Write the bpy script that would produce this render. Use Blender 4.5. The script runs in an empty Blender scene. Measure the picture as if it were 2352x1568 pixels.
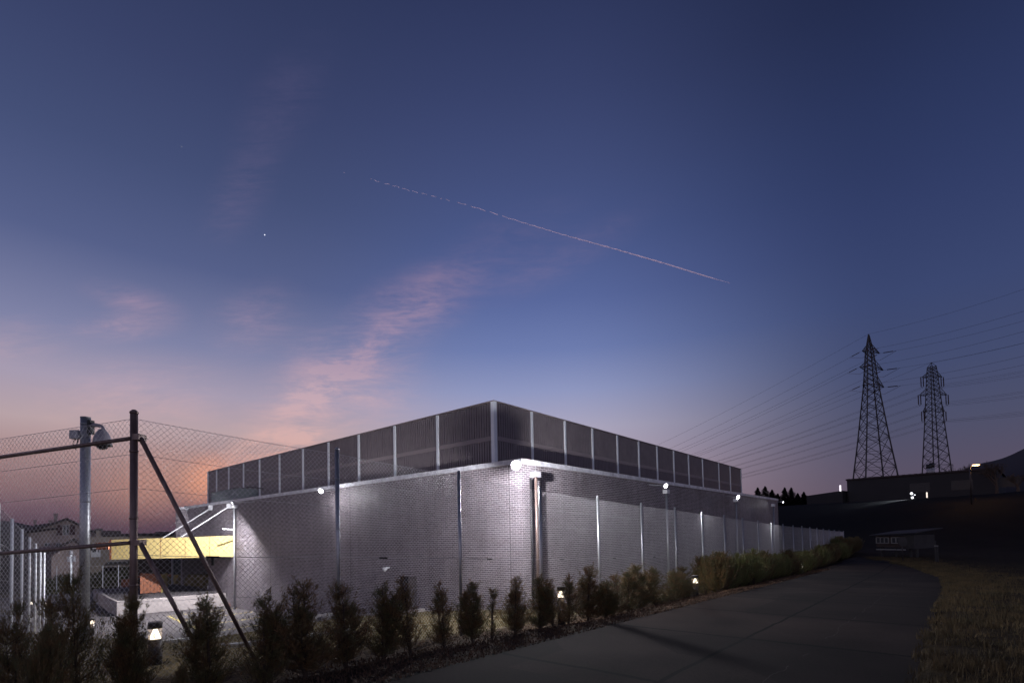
import bpy, math, random
import numpy as np
from mathutils import Vector, Matrix
R = math.radians
scene = bpy.context.scene
COL = scene.collection

# ------------------------------------------------------------------ camera
CZ = 1.65                                   # eye height over the road
YAW = R(40.2)
DU = Vector((math.sin(YAW), math.cos(YAW), 0))      # along the road
DV = Vector((-math.cos(YAW), math.sin(YAW), 0))     # away from the road, towards the building
SITE = math.atan2(DU.y, DU.x)
PIT, ROL = R(1.83), R(-1.184)
F_, PX, PY = 1171.7, 1176.0, 1187.9         # photo calibration at 2352 px width
fwd = Vector((0, math.cos(PIT), math.sin(PIT)))
up0 = Vector((0, -math.sin(PIT), math.cos(PIT)))
rt0 = Vector((1, 0, 0))
rt = rt0 * math.cos(ROL) + up0 * math.sin(ROL)
up = -rt0 * math.sin(ROL) + up0 * math.cos(ROL)
cam_d = bpy.data.cameras.new("camera"); cam = bpy.data.objects.new("camera", cam_d); COL.objects.link(cam)
cam_d.sensor_width = 36; cam_d.lens = F_ / 2352 * 36
cam_d.shift_y = (PY - 784) / 2352
cam_d.clip_start = 0.05; cam_d.clip_end = 20000
cam.matrix_world = Matrix(((rt.x, up.x, -fwd.x, 0), (rt.y, up.y, -fwd.y, 0), (rt.z, up.z, -fwd.z, CZ), (0, 0, 0, 1)))
scene.camera = cam

def ray(x, y): return rt * ((x - PX) / F_) + up * ((PY - y) / F_) + fwd
def at(x, y, Y):                            # photo pixel at a distance -> world point
    r = ray(x, y); return r * (Y / r.y) + Vector((0, 0, CZ))
def uv_at(x, v):                            # where the sight line of column x meets the line v = const
    r = ray(x, 1220); t = v / r.dot(DV); return r.dot(DU) * t
def W(u, v, z): return DU * u + DV * v + Vector((0, 0, z + CZ))   # z is relative to the eye
def UV(p): return p.dot(DU), p.dot(DV)

# ------------------------------------------------------------------ world / sky
SUN_AZ, SUN_EL = -31.0, -2.5                # degrees right of +Y, elevation
world = bpy.data.worlds.new("World"); scene.world = world; world.use_nodes = True
nt = world.node_tree; nt.nodes.clear()
def N(t, **k):
    n = nt.nodes.new(t)
    for a, b in k.items(): setattr(n, a, b)
    return n
def L(a, b): nt.links.new(a, b)
def math_(op, a, b=None, c=None, clamp=False):
    n = N('ShaderNodeMath', operation=op, use_clamp=clamp)
    for i, s in enumerate((a, b, c)):
        if s is None: continue
        if isinstance(s, (int, float)): n.inputs[i].default_value = s
        else: L(s, n.inputs[i])
    return n.outputs[0]
def lin(c):
    return [((x / 255 + .055) / 1.055) ** 2.4 if x / 255 > .04045 else x / 255 / 12.92 for x in c]
def ramp(stops, fac, interp='LINEAR'):
    n = N('ShaderNodeValToRGB'); cr = n.color_ramp; cr.interpolation = interp
    while len(cr.elements) < len(stops): cr.elements.new(0.5)
    for e, (p, c) in zip(cr.elements, stops):
        e.position = p; e.color = (*lin(c), 1) if not isinstance(c, float) else (c, c, c, 1)
    L(fac, n.inputs[0]); return n.outputs[0]
def mixc(f, a, b, mode='MIX'):
    n = N('ShaderNodeMix', data_type='RGBA', blend_type=mode)
    if isinstance(f, (int, float)): n.inputs[0].default_value = f
    else: L(f, n.inputs[0])
    for i, s in ((6, a), (7, b)):
        if isinstance(s, (tuple, list)): n.inputs[i].default_value = (*s, 1)
        else: L(s, n.inputs[i])
    return n.outputs[2]
tc = N('ShaderNodeTexCoord')
sep = N('ShaderNodeSeparateXYZ'); L(tc.outputs['Generated'], sep.inputs[0])
sx, sy, sz = sep.outputs
zc = math_('MAXIMUM', sz, 0.0)
az = math_('ARCTAN2', sx, sy)               # 0 straight ahead, + to the right
A = R(1)
left = ramp([(0, (70, 58, 80)), (.03, (78, 62, 86)), (.05, (102, 76, 98)), (.085, (140, 104, 112)), (.13, (168, 132, 134)), (.18, (184, 158, 164)),
             (.24, (166, 152, 176)), (.31, (126, 127, 166)), (.42, (83, 92, 138)), (.53, (66, 76, 119)), (.63, (55, 63, 105)), (.75, (42, 50, 88)), (1, (26, 30, 60))], zc)
mid = ramp([(0, (120, 108, 134)), (.06, (168, 144, 160)), (.12, (180, 158, 176)), (.2, (172, 164, 190)), (.27, (140, 147, 192)), (.34, (105, 120, 176)),
            (.42, (84, 99, 157)), (.5, (72, 86, 140)), (.58, (64, 75, 124)), (.66, (54, 63, 108)), (.74, (43, 51, 92)), (1, (24, 28, 58))], zc)
right = ramp([(0, (66, 58, 78)), (.05, (88, 77, 98)), (.1, (82, 76, 102)), (.16, (72, 75, 106)), (.24, (60, 70, 110)), (.34, (51, 65, 112)),
              (.45, (44, 57, 104)), (.56, (37, 49, 92)), (.66, (30, 39, 76)), (.78, (25, 32, 64)), (1, (20, 24, 50))], zc)
def sstep(x, a, b):
    n = N('ShaderNodeMapRange', interpolation_type='SMOOTHSTEP'); L(x, n.inputs[0])
    n.inputs[1].default_value = a; n.inputs[2].default_value = b; n.inputs[3].default_value = 0; n.inputs[4].default_value = 1
    return n.outputs[0]
back_fill = ramp([(0, (182, 170, 188)), (.12, (204, 192, 216)), (.3, (158, 158, 192)), (.5, (58, 66, 104)), (.78, (26, 33, 66)), (1, (20, 24, 50))], zc)  # unseen sky behind the camera, brightened to fill-light the walls
f1 = sstep(az, R(-26), R(0)); f2 = sstep(az, R(5), R(38))
sky = mixc(sstep(math_('MULTIPLY', sy, -1.0), .05, .6), mixc(f2, mixc(f1, left, mid), right), back_fill)
# warm afterglow low on the left, beside the end of the building
def blob(k0, e0, ang, lx, ly):
    """soft ellipse in tangent space (x/y, z/y) of the view direction"""
    dx = math_('SUBTRACT', kx, k0); dy = math_('SUBTRACT', ke, e0)
    c, s = math.cos(ang), math.sin(ang)
    a = math_('DIVIDE', math_('ADD', math_('MULTIPLY', dx, c), math_('MULTIPLY', dy, s)), lx)
    b = math_('DIVIDE', math_('SUBTRACT', math_('MULTIPLY', dy, c), math_('MULTIPLY', dx, s)), ly)
    d = math_('SQRT', math_('ADD', math_('MULTIPLY', a, a), math_('MULTIPLY', b, b)))
    return sstep(math_('SUBTRACT', 1.0, d, clamp=True), 0, 1)
ysafe = math_('MAXIMUM', sy, 0.05)
kx = math_('DIVIDE', sx, ysafe); ke = math_('DIVIDE', sz, ysafe)
def KE(x, y):
    r = ray(x, y); return r.x / r.y, r.z / r.y
def cl(x0, y0, x1, y1, w, strg):
    a = KE(x0, y0); b = KE(x1, y1)
    return blob((a[0] + b[0]) / 2, (a[1] + b[1]) / 2, math.atan2(b[1] - a[1], b[0] - a[0]), math.hypot(b[0] - a[0], b[1] - a[1]) / 2, w), strg
vec = N('ShaderNodeCombineXYZ'); L(kx, vec.inputs[0]); L(ke, vec.inputs[1])
def noise(rot, scl, scale, detail, rough, dist=0.0, lo=.4, hi=.7):
    m = N('ShaderNodeMapping'); m.inputs['Rotation'].default_value = (0, 0, rot); m.inputs['Scale'].default_value = scl
    L(vec.outputs[0], m.inputs[0])
    n = N('ShaderNodeTexNoise'); n.inputs['Scale'].default_value = scale; n.inputs['Detail'].default_value = detail
    n.inputs['Roughness'].default_value = rough; n.inputs['Distortion'].default_value = dist
    L(m.outputs[0], n.inputs[0]); return sstep(n.outputs[0], lo, hi)
glow, _ = cl(390, 1135, 560, 1065, .065, 1)
sky = mixc(math_('MULTIPLY', glow, .85), sky, lin((240, 150, 112)))
glow2, _ = cl(120, 1150, 600, 1070, .10, 1)
sky = mixc(math_('MULTIPLY', glow2, .50), sky, lin((206, 140, 118)))
wisp = noise(R(-26), (1.5, 5.5, 1), 3.0, 9, .70, .6, .36, .78)
wisp2 = noise(R(-44), (1.3, 3.6, 1), 6.5, 8, .68, .8, .36, .80)
fine = noise(R(8), (1.4, 10.0, 1), 9.0, 6, .66, .3, .34, .8)
wmix = math_('ADD', math_('MULTIPLY', wisp, .75), math_('ADD', math_('MULTIPLY', wisp2, .5), math_('MULTIPLY', fine, .3)), clamp=True)
tot = None
for b, s in (cl(500, 1060, 1060, 650, .12, .85), cl(620, 990, 900, 760, .17, .6), cl(760, 770, 1150, 620, .10, 1.1), cl(850, 740, 1380, 450, .09, .55),
             cl(500, 1060, 820, 920, .12, .75), cl(430, 1105, 800, 980, .06, 1.9), cl(90, 760, 470, 740, .042, .8), cl(150, 650, 460, 726, .045, .8),
             cl(450, 790, 720, 670, .09, .8), cl(460, 590, 640, 310, .08, .6), cl(520, 430, 780, 40, .10, .42), cl(-120, 800, 190, 770, .08, .5),
             cl(720, 980, 1020, 830, .12, .6), cl(-40, 890, 640, 860, .07, .4), cl(-40, 970, 680, 930, .09, .5), cl(1050, 730, 1560, 440, .06, .4), cl(600, 1000, 1010, 665, .05, 1.1)):
    t = math_('MULTIPLY', b, s); tot = t if tot is None else math_('ADD', tot, t)
cm = math_('MULTIPLY', wmix, tot, clamp=True)
cloudcol = ramp([(0, (240, 150, 130)), (.16, (240, 178, 164)), (.26, (224, 176, 180)), (.36, (192, 152, 174)), (.5, (146, 118, 152)), (.7, (90, 82, 124))], zc)
sky = mixc(math_('MULTIPLY', cm, .54), sky, cloudcol)
hs_ = N('ShaderNodeHueSaturation'); hs_.inputs['Saturation'].default_value = .92; hs_.inputs['Value'].default_value = .97; L(sky, hs_.inputs['Color'])
sky = mixc(1.0, hs_.outputs[0], ramp([(0, (255, 255, 255)), (.25, (252, 255, 255)), (.5, (236, 246, 252)), (1, (228, 242, 250))], zc), 'MULTIPLY')
nish = N('ShaderNodeTexSky', sky_type='NISHITA'); nish.sun_disc = False
nish.sun_elevation = R(SUN_EL); nish.sun_rotation = R(SUN_AZ)
bgn = N('ShaderNodeBackground'); L(nish.outputs[0], bgn.inputs[0]); bgn.inputs[1].default_value = 0.05
bg = N('ShaderNodeBackground'); L(sky, bg.inputs[0]); bg.inputs[1].default_value = 1.0
add = N('ShaderNodeAddShader'); L(bg.outputs[0], add.inputs[0]); L(bgn.outputs[0], add.inputs[1])
wo = N('ShaderNodeOutputWorld'); L(add.outputs[0], wo.inputs[0])

sd = bpy.data.lights.new("sun", 'SUN'); sd.energy = 3.0; sd.angle = R(.5); sd.color = (1, .66, .52)
sun = bpy.data.objects.new("sun", sd); COL.objects.link(sun)       # already below the horizon: only the high vapour trail still sees it
sdir = Vector((math.sin(R(SUN_AZ)) * math.cos(R(SUN_EL)), math.cos(R(SUN_AZ)) * math.cos(R(SUN_EL)), math.sin(R(SUN_EL))))
sun.rotation_euler = (-sdir).to_track_quat('-Z', 'Y').to_euler()

vs = scene.view_settings; vs.view_transform = 'Standard'; vs.look = 'None'; vs.exposure = 0; vs.gamma = 1
scene.cycles.use_denoising = True
scene.cycles.max_bounces = 5; scene.cycles.diffuse_bounces = 2; scene.cycles.glossy_bounces = 2
scene.cycles.transparent_max_bounces = 8
scene.cycles.sample_clamp_indirect = 3.0

# ------------------------------------------------------------------ materials
def mat(name, col, rough=.6, metal=0.0, emit=None, es=0.0, noise_=None, bump=None, spec=None, alpha=None):
    """noise_=(scale, colour2, lo, hi[, stretch]); bump=(scale, strength, distance)"""
    m = bpy.data.materials.new(name); m.use_nodes = True
    t = m.node_tree; b = t.nodes['Principled BSDF']
    b.inputs['Base Color'].default_value = (*col, 1); b.inputs['Roughness'].default_value = rough; b.inputs['Metallic'].default_value = metal
    if spec is not None: b.inputs['Specular IOR Level'].default_value = spec
    if emit: b.inputs['Emission Color'].default_value = (*emit, 1); b.inputs['Emission Strength'].default_value = es
    tcn = t.nodes.new('ShaderNodeTexCoord')
    if noise_:
        mp = t.nodes.new('ShaderNodeMapping'); t.links.new(tcn.outputs['Object'], mp.inputs[0])
        if len(noise_) > 4: mp.inputs['Scale'].default_value = noise_[4]
        n = t.nodes.new('ShaderNodeTexNoise'); n.inputs['Scale'].default_value = noise_[0]; n.inputs['Detail'].default_value = 6
        n.inputs['Roughness'].default_value = .65
        t.links.new(mp.outputs[0], n.inputs[0])
        r = t.nodes.new('ShaderNodeMapRange'); t.links.new(n.outputs[0], r.inputs[0]); r.inputs[1].default_value = noise_[2]; r.inputs[2].default_value = noise_[3]
        x = t.nodes.new('ShaderNodeMix'); x.data_type = 'RGBA'; t.links.new(r.outputs[0], x.inputs[0])
        x.inputs[6].default_value = (*col, 1); x.inputs[7].default_value = (*noise_[1], 1)
        t.links.new(x.outputs[2], b.inputs['Base Color'])
    if bump:
        n = t.nodes.new('ShaderNodeTexNoise'); n.inputs['Scale'].default_value = bump[0]; n.inputs['Detail'].default_value = 5
        t.links.new(tcn.outputs['Object'], n.inputs[0])
        bb = t.nodes.new('ShaderNodeBump'); bb.inputs['Strength'].default_value = bump[1]; bb.inputs['Distance'].default_value = bump[2]
        t.links.new(n.outputs[0], bb.inputs['Height']); t.links.new(bb.outputs[0], b.inputs['Normal'])
    return m

def brick_mat(name, axis):
    m = bpy.data.materials.new(name); m.use_nodes = True; t = m.node_tree; b = t.nodes['Principled BSDF']
    tcn = t.nodes.new('ShaderNodeTexCoord'); s = t.nodes.new('ShaderNodeSeparateXYZ'); c = t.nodes.new('ShaderNodeCombineXYZ')
    t.links.new(tcn.outputs['Object'], s.inputs[0]); t.links.new(s.outputs[axis], c.inputs[0]); t.links.new(s.outputs[2], c.inputs[1])
    br = t.nodes.new('ShaderNodeTexBrick'); t.links.new(c.outputs[0], br.inputs['Vector'])
    br.inputs['Scale'].default_value = 1; br.inputs['Brick Width'].default_value = .25; br.inputs['Row Height'].default_value = .0775
    br.inputs['Mortar Size'].default_value = .0065; br.inputs['Mortar Smooth'].default_value = .15; br.inputs['Bias'].default_value = -.1
    br.inputs['Color1'].default_value = (.160, .138, .154, 1); br.inputs['Color2'].default_value = (.080, .062, .072, 1)
    br.inputs['Mortar'].default_value = (.66, .60, .62, 1)
    # each brick its own glaze, large soft patches of firing colour
    n2 = t.nodes.new('ShaderNodeTexNoise'); n2.inputs['Scale'].default_value = .55; n2.inputs['Detail'].default_value = 4
    t.links.new(c.outputs[0], n2.inputs[0])
    mr = t.nodes.new('ShaderNodeMapRange'); t.links.new(n2.outputs[0], mr.inputs[0]); mr.inputs[1].default_value = .3; mr.inputs[2].default_value = .7
    mr.inputs[3].default_value = .82; mr.inputs[4].default_value = 1.18
    hs = t.nodes.new('ShaderNodeHueSaturation'); t.links.new(mr.outputs[0], hs.inputs['Value']); t.links.new(br.outputs[0], hs.inputs['Color'])
    sm_ = t.nodes.new('ShaderNodeMapping'); sm_.inputs['Scale'].default_value = (2.2, .16, 1); t.links.new(c.outputs[0], sm_.inputs[0])
    sn = t.nodes.new('ShaderNodeTexNoise'); sn.inputs['Scale'].default_value = 1.0; sn.inputs['Detail'].default_value = 7; sn.inputs['Roughness'].default_value = .7; t.links.new(sm_.outputs[0], sn.inputs[0])
    sr = t.nodes.new('ShaderNodeMapRange'); t.links.new(sn.outputs[0], sr.inputs[0]); sr.inputs[1].default_value = .35; sr.inputs[2].default_value = .65; sr.inputs[3].default_value = .80; sr.inputs[4].default_value = 1.12
    h2_ = t.nodes.new('ShaderNodeHueSaturation'); t.links.new(hs.outputs[0], h2_.inputs['Color']); t.links.new(sr.outputs[0], h2_.inputs['Value'])
    t.links.new(h2_.outputs[0], b.inputs['Base Color'])
    rr = t.nodes.new('ShaderNodeMapRange'); t.links.new(br.outputs['Fac'], rr.inputs[0]); rr.inputs[3].default_value = .52; rr.inputs[4].default_value = .9
    t.links.new(rr.outputs[0], b.inputs['Roughness'])
    n3 = t.nodes.new('ShaderNodeTexNoise'); n3.inputs['Scale'].default_value = 26; n3.inputs['Detail'].default_value = 3; t.links.new(c.outputs[0], n3.inputs[0])
    ad = t.nodes.new('ShaderNodeMath'); ad.operation = 'MULTIPLY_ADD'; t.links.new(br.outputs['Fac'], ad.inputs[0]); ad.inputs[1].default_value = -1.0
    ml = t.nodes.new('ShaderNodeMath'); ml.operation = 'MULTIPLY'; t.links.new(n3.outputs[0], ml.inputs[0]); ml.inputs[1].default_value = .8
    t.links.new(ml.outputs[0], ad.inputs[2])
    bu = t.nodes.new('ShaderNodeBump'); bu.inputs['Strength'].default_value = .5; bu.inputs['Distance'].default_value = .006
    t.links.new(ad.outputs[0], bu.inputs['Height']); t.links.new(bu.outputs[0], b.inputs['Normal'])
    return m

M = {}
M['brick_v'] = brick_mat('brick_long', 1); M['brick_u'] = brick_mat('brick_short', 0)
M['zinc'] = mat('zinc_coping', (.88, .88, .92), .45, .0, noise_=(3, (.5, .5, .54), .35, .7))
M['galv'] = mat('galvanised', (.50, .51, .53), .42, .75, noise_=(30, (.36, .37, .39), .35, .65))
M['galvpost'] = mat('galvanised_upright', (.93, .96, .98), .35, .0, noise_=(8, (.86, .90, .93), .3, .7))
M['brownpost'] = mat('weathered_post', (.17, .115, .10), .45, .45, noise_=(22, (.30, .23, .21), .4, .72, (1, 1, .15)))
M['wire'] = mat('fence_wire', (.55, .54, .56), .42, .35)
M['slat'] = mat('acoustic_slat', (.20, .168, .178), .5, .0, noise_=(2.2, (.25, .212, .22), .3, .7))
M['slatback'] = mat('slat_gap', (.012, .010, .012), .8)
M['slatband'] = mat('slat_band', (.30, .25, .25), .6)
M['roof'] = mat('flat_roof', (.10, .10, .10), .9)
M['greyblock'] = mat('grey_render', (.22, .25, .26), .8, noise_=(1.2, (.19, .215, .22), .3, .7))
M['dark'] = mat('dark_frame', (.02, .018, .02), .5)
M['door'] = mat('door_leaf', (.14, .12, .115), .5)
M['yellow'] = mat('yellow_panel', (.68, .53, .21), .7, noise_=(.5, (.63, .48, .185), .35, .65))
M['yellowwood'] = mat('yellow_boards', (.50, .38, .14), .6, noise_=(1.3, (.40, .30, .11), .3, .7, (6, 6, .4)))
M['rust'] = mat('rust_panel', (.30, .105, .045), .55, noise_=(1.2, (.22, .075, .035), .3, .7))
M['teal'] = mat('dark_panel', (.035, .045, .052), .35)
M['concrete'] = mat('concrete', (.44, .39, .37), .85, noise_=(1.6, (.34, .30, .29), .35, .7), bump=(20, .3, .01))
M['kerb'] = mat('kerb_concrete', (.46, .45, .44), .85, noise_=(5, (.30, .29, .28), .35, .7), bump=(24, .5, .01))
M['stone'] = mat('pale_boulder', (.48, .45, .43), .9, noise_=(6, (.28, .26, .24), .35, .65), bump=(9, .8, .04))
M['asphalt'] = mat('asphalt', (.075, .066, .07), .9, spec=.2, noise_=(.8, (.11, .098, .10), .3, .7), bump=(160, .35, .004))
M['paint'] = mat('yellow_paint', (.52, .42, .10), .7, noise_=(9, (.30, .24, .09), .45, .75))
M['white'] = mat('white_plastic', (.75, .75, .76), .4)
M['grey'] = mat('grey_casing', (.34, .34, .37), .5, .1)
M['camgrey'] = mat('camera_shell', (.30, .28, .31), .35, .2)
M['glassdark'] = mat('smoked_dome', (.02, .018, .018), .06)
M['black'] = mat('black_rubber', (.015, .015, .015), .6)
M['bollard'] = mat('bollard_casing', (.05, .042, .04), .45, .4)
M['lattice'] = mat('pylon_steel', (.05, .045, .05), .7)
M['cable'] = mat('power_cable', (.04, .04, .05), .7)
M['insul'] = mat('insulator', (.05, .02, .02), .4)
M['bark'] = mat('bark', (.055, .040, .032), .9, noise_=(20, (.10, .07, .05), .4, .7, (1, 1, .2)))
M['needle'] = mat('yew_needles', (.105, .105, .040), .7, noise_=(5, (.20, .105, .038), .40, .64))
M['needle_b'] = mat('bronzed_needles', (.20, .105, .042), .7, noise_=(5, (.12, .11, .045), .40, .62))
M['needle_g'] = mat('green_needles', (.17, .19, .06), .7, noise_=(3, (.22, .14, .055), .46, .68))
M['farleaf'] = mat('dark_conifer', (.022, .026, .020), .9)
M['shrub'] = mat('shrub_leaves', (.055, .065, .030), .7, noise_=(4, (.09, .07, .04), .4, .7))
M['wall_beige'] = mat('beige_render', (.38, .33, .27), .9, noise_=(.6, (.33, .28, .23), .3, .7))
M['wall_house'] = mat('house_render', (.36, .29, .27), .9, noise_=(.5, (.21, .17, .165), .3, .7))
M['tiles'] = mat('roof_tiles', (.035, .026, .030), .8, noise_=(3, (.05, .036, .036), .3, .7))
M['shutter'] = mat('shutter', (.055, .022, .028), .7)
M['pane'] = mat('window_pane', (.05, .05, .055), .1)
M['shedwall'] = mat('industrial_cladding', (.018, .017, .021), .7, noise_=(.3, (.012, .012, .015), .3, .7))
M['shedgable'] = mat('gable_cladding', (.30, .27, .29), .7)
M['hutboards'] = mat('hut_boards', (.07, .045, .04), .85, noise_=(2, (.035, .024, .022), .35, .65, (.3, .3, 9)))
M['hutpanel'] = mat('hut_panel', (.05, .045, .045), .85, noise_=(2, (.03, .027, .027), .3, .7))
M['hutwhite'] = mat('hut_white_frame', (.20, .19, .19), .7)
M['hutroof'] = mat('hut_roof_felt', (.03, .027, .03), .9)
M['orange'] = mat('cone_orange', (.75, .12, .03), .5)
M['trail'] = mat('vapour', (.80, .74, .76), 1.0)
_t = M['trail'].node_tree; _a = _t.nodes.new('ShaderNodeBsdfTranslucent'); _a.inputs[0].default_value = (.42, .42, .50, 1)
_b = _t.nodes.new('ShaderNodeAddShader'); _t.links.new(_a.outputs[0], _b.inputs[0]); _t.links.new(_t.nodes['Principled BSDF'].outputs[0], _b.inputs[1]); _t.links.new(_b.outputs[0], _t.nodes['Material Output'].inputs[0])
M['terracotta'] = mat('terracotta', (.28, .12, .07), .8)
LAMPW = mat('lamp_glass', (1, 1, 1), .4, emit=(1, .93, .86), es=40)
BLOOMR = mat('bloom_glow_ring', (1, .9, .8), .4, emit=(1, .76, .58), es=.55)  # emission put in as bloom around the big lamp's lens
LAMPS = mat('small_lamp_glass', (1, 1, 1), .4, emit=(.95, .93, 1), es=8)
LAMPB = mat('bollard_light', (1, 1, 1), .4, emit=(1, .86, .66), es=3.5)
LAMPO = mat('sodium_glass', (1, .7, .4), .4, emit=(1, .55, .2), es=14)
LAMPD = mat('distant_lamp', (1, 1, 1), .4, emit=(.9, .92, 1), es=4)
STARM = mat('star_glow', (1, 1, 1), .4, emit=(.85, .9, 1), es=1.3)

def glass_mat():
    m = bpy.data.materials.new('clear_acrylic'); m.use_nodes = True; t = m.node_tree; b = t.nodes['Principled BSDF']
    b.inputs['Base Color'].default_value = (.35, .32, .3, 1); b.inputs['Roughness'].default_value = .15; b.inputs['Alpha'].default_value = .22
    return m
M['acrylic'] = glass_mat()

def ground_mat():
    m = bpy.data.materials.new('ground'); m.use_nodes = True; t = m.node_tree; b = t.nodes['Principled BSDF']; b.inputs['Roughness'].default_value = 1
    b.inputs['Specular IOR Level'].default_value = .1
    tcn = t.nodes.new('ShaderNodeTexCoord'); s = t.nodes.new('ShaderNodeSeparateXYZ'); t.links.new(tcn.outputs['Object'], s.inputs[0])
    def nz(sc, det, lo, hi, st=None):
        mp = t.nodes.new('ShaderNodeMapping'); t.links.new(tcn.outputs['Object'], mp.inputs[0])
        if st: mp.inputs['Scale'].default_value = st
        n = t.nodes.new('ShaderNodeTexNoise'); n.inputs['Scale'].default_value = sc; n.inputs['Detail'].default_value = det; n.inputs['Roughness'].default_value = .7
        t.links.new(mp.outputs[0], n.inputs[0]); r = t.nodes.new('ShaderNodeMapRange'); t.links.new(n.outputs[0], r.inputs[0])
        r.inputs[1].default_value = lo; r.inputs[2].default_value = hi; return r.outputs[0]
    def mx(f, a, c):
        x = t.nodes.new('ShaderNodeMix'); x.data_type = 'RGBA'; t.links.new(f, x.inputs[0])
        for i, q in ((6, a), (7, c)):
            if isinstance(q, tuple): x.inputs[i].default_value = (*q, 1)
            else: t.links.new(q, x.inputs[i])
        return x.outputs[2]
    def band(sock, a, c):
        r = t.nodes.new('ShaderNodeMapRange'); r.interpolation_type = 'SMOOTHSTEP'; t.links.new(sock, r.inputs[0]); r.inputs[1].default_value = a; r.inputs[2].default_value = c; return r.outputs[0]
    dry = mx(nz(7, 6, .35, .65), (.21, .165, .085), (.12, .105, .05))         # mown winter grass
    dry = mx(nz(.7, 4, .45, .7), dry, (.24, .19, .11))
    soil = mx(nz(14, 6, .42, .66), (.022, .015, .011), (.10, .068, .042))        # litter and bare earth in the planting strip
    field = mx(nz(3.0, 6, .40, .66), (.058, .040, .018), (.016, .012, .007))
    field = mx(nz(.8, 3, .45, .6, (.35, 1, 1)), field, (.035, .024, .014))
    far = mx(nz(.02, 4, .4, .6), (.011, .0105, .010), (.007, .007, .007))
    u, v = s.outputs[0], s.outputs[1]
    c = mx(band(v, 4.0, 4.4), field, soil)
    c = mx(band(v, 8.4, 8.8), c, dry)
    # beyond about 70 m bare winter farmland
    ln = t.nodes.new('ShaderNodeVectorMath'); ln.operation = 'LENGTH'; t.links.new(tcn.outputs['Object'], ln.inputs[0])
    c = mx(band(ln.outputs['Value'], 40, 80), c, far)
    c = mx(band(ln.outputs['Value'], 420, 800), c, (.085, .078, .082))  # distant hills paler: haze put into the ground colour
    t.links.new(c, b.inputs['Base Color'])
    n = t.nodes.new('ShaderNodeTexNoise'); n.inputs['Scale'].default_value = 18; n.inputs['Detail'].default_value = 6; t.links.new(tcn.outputs['Object'], n.inputs[0])
    bu = t.nodes.new('ShaderNodeBump'); bu.inputs['Strength'].default_value = .8; bu.inputs['Distance'].default_value = .04
    t.links.new(n.outputs[0], bu.inputs['Height']); t.links.new(bu.outputs[0], b.inputs['Normal'])
    return m

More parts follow.
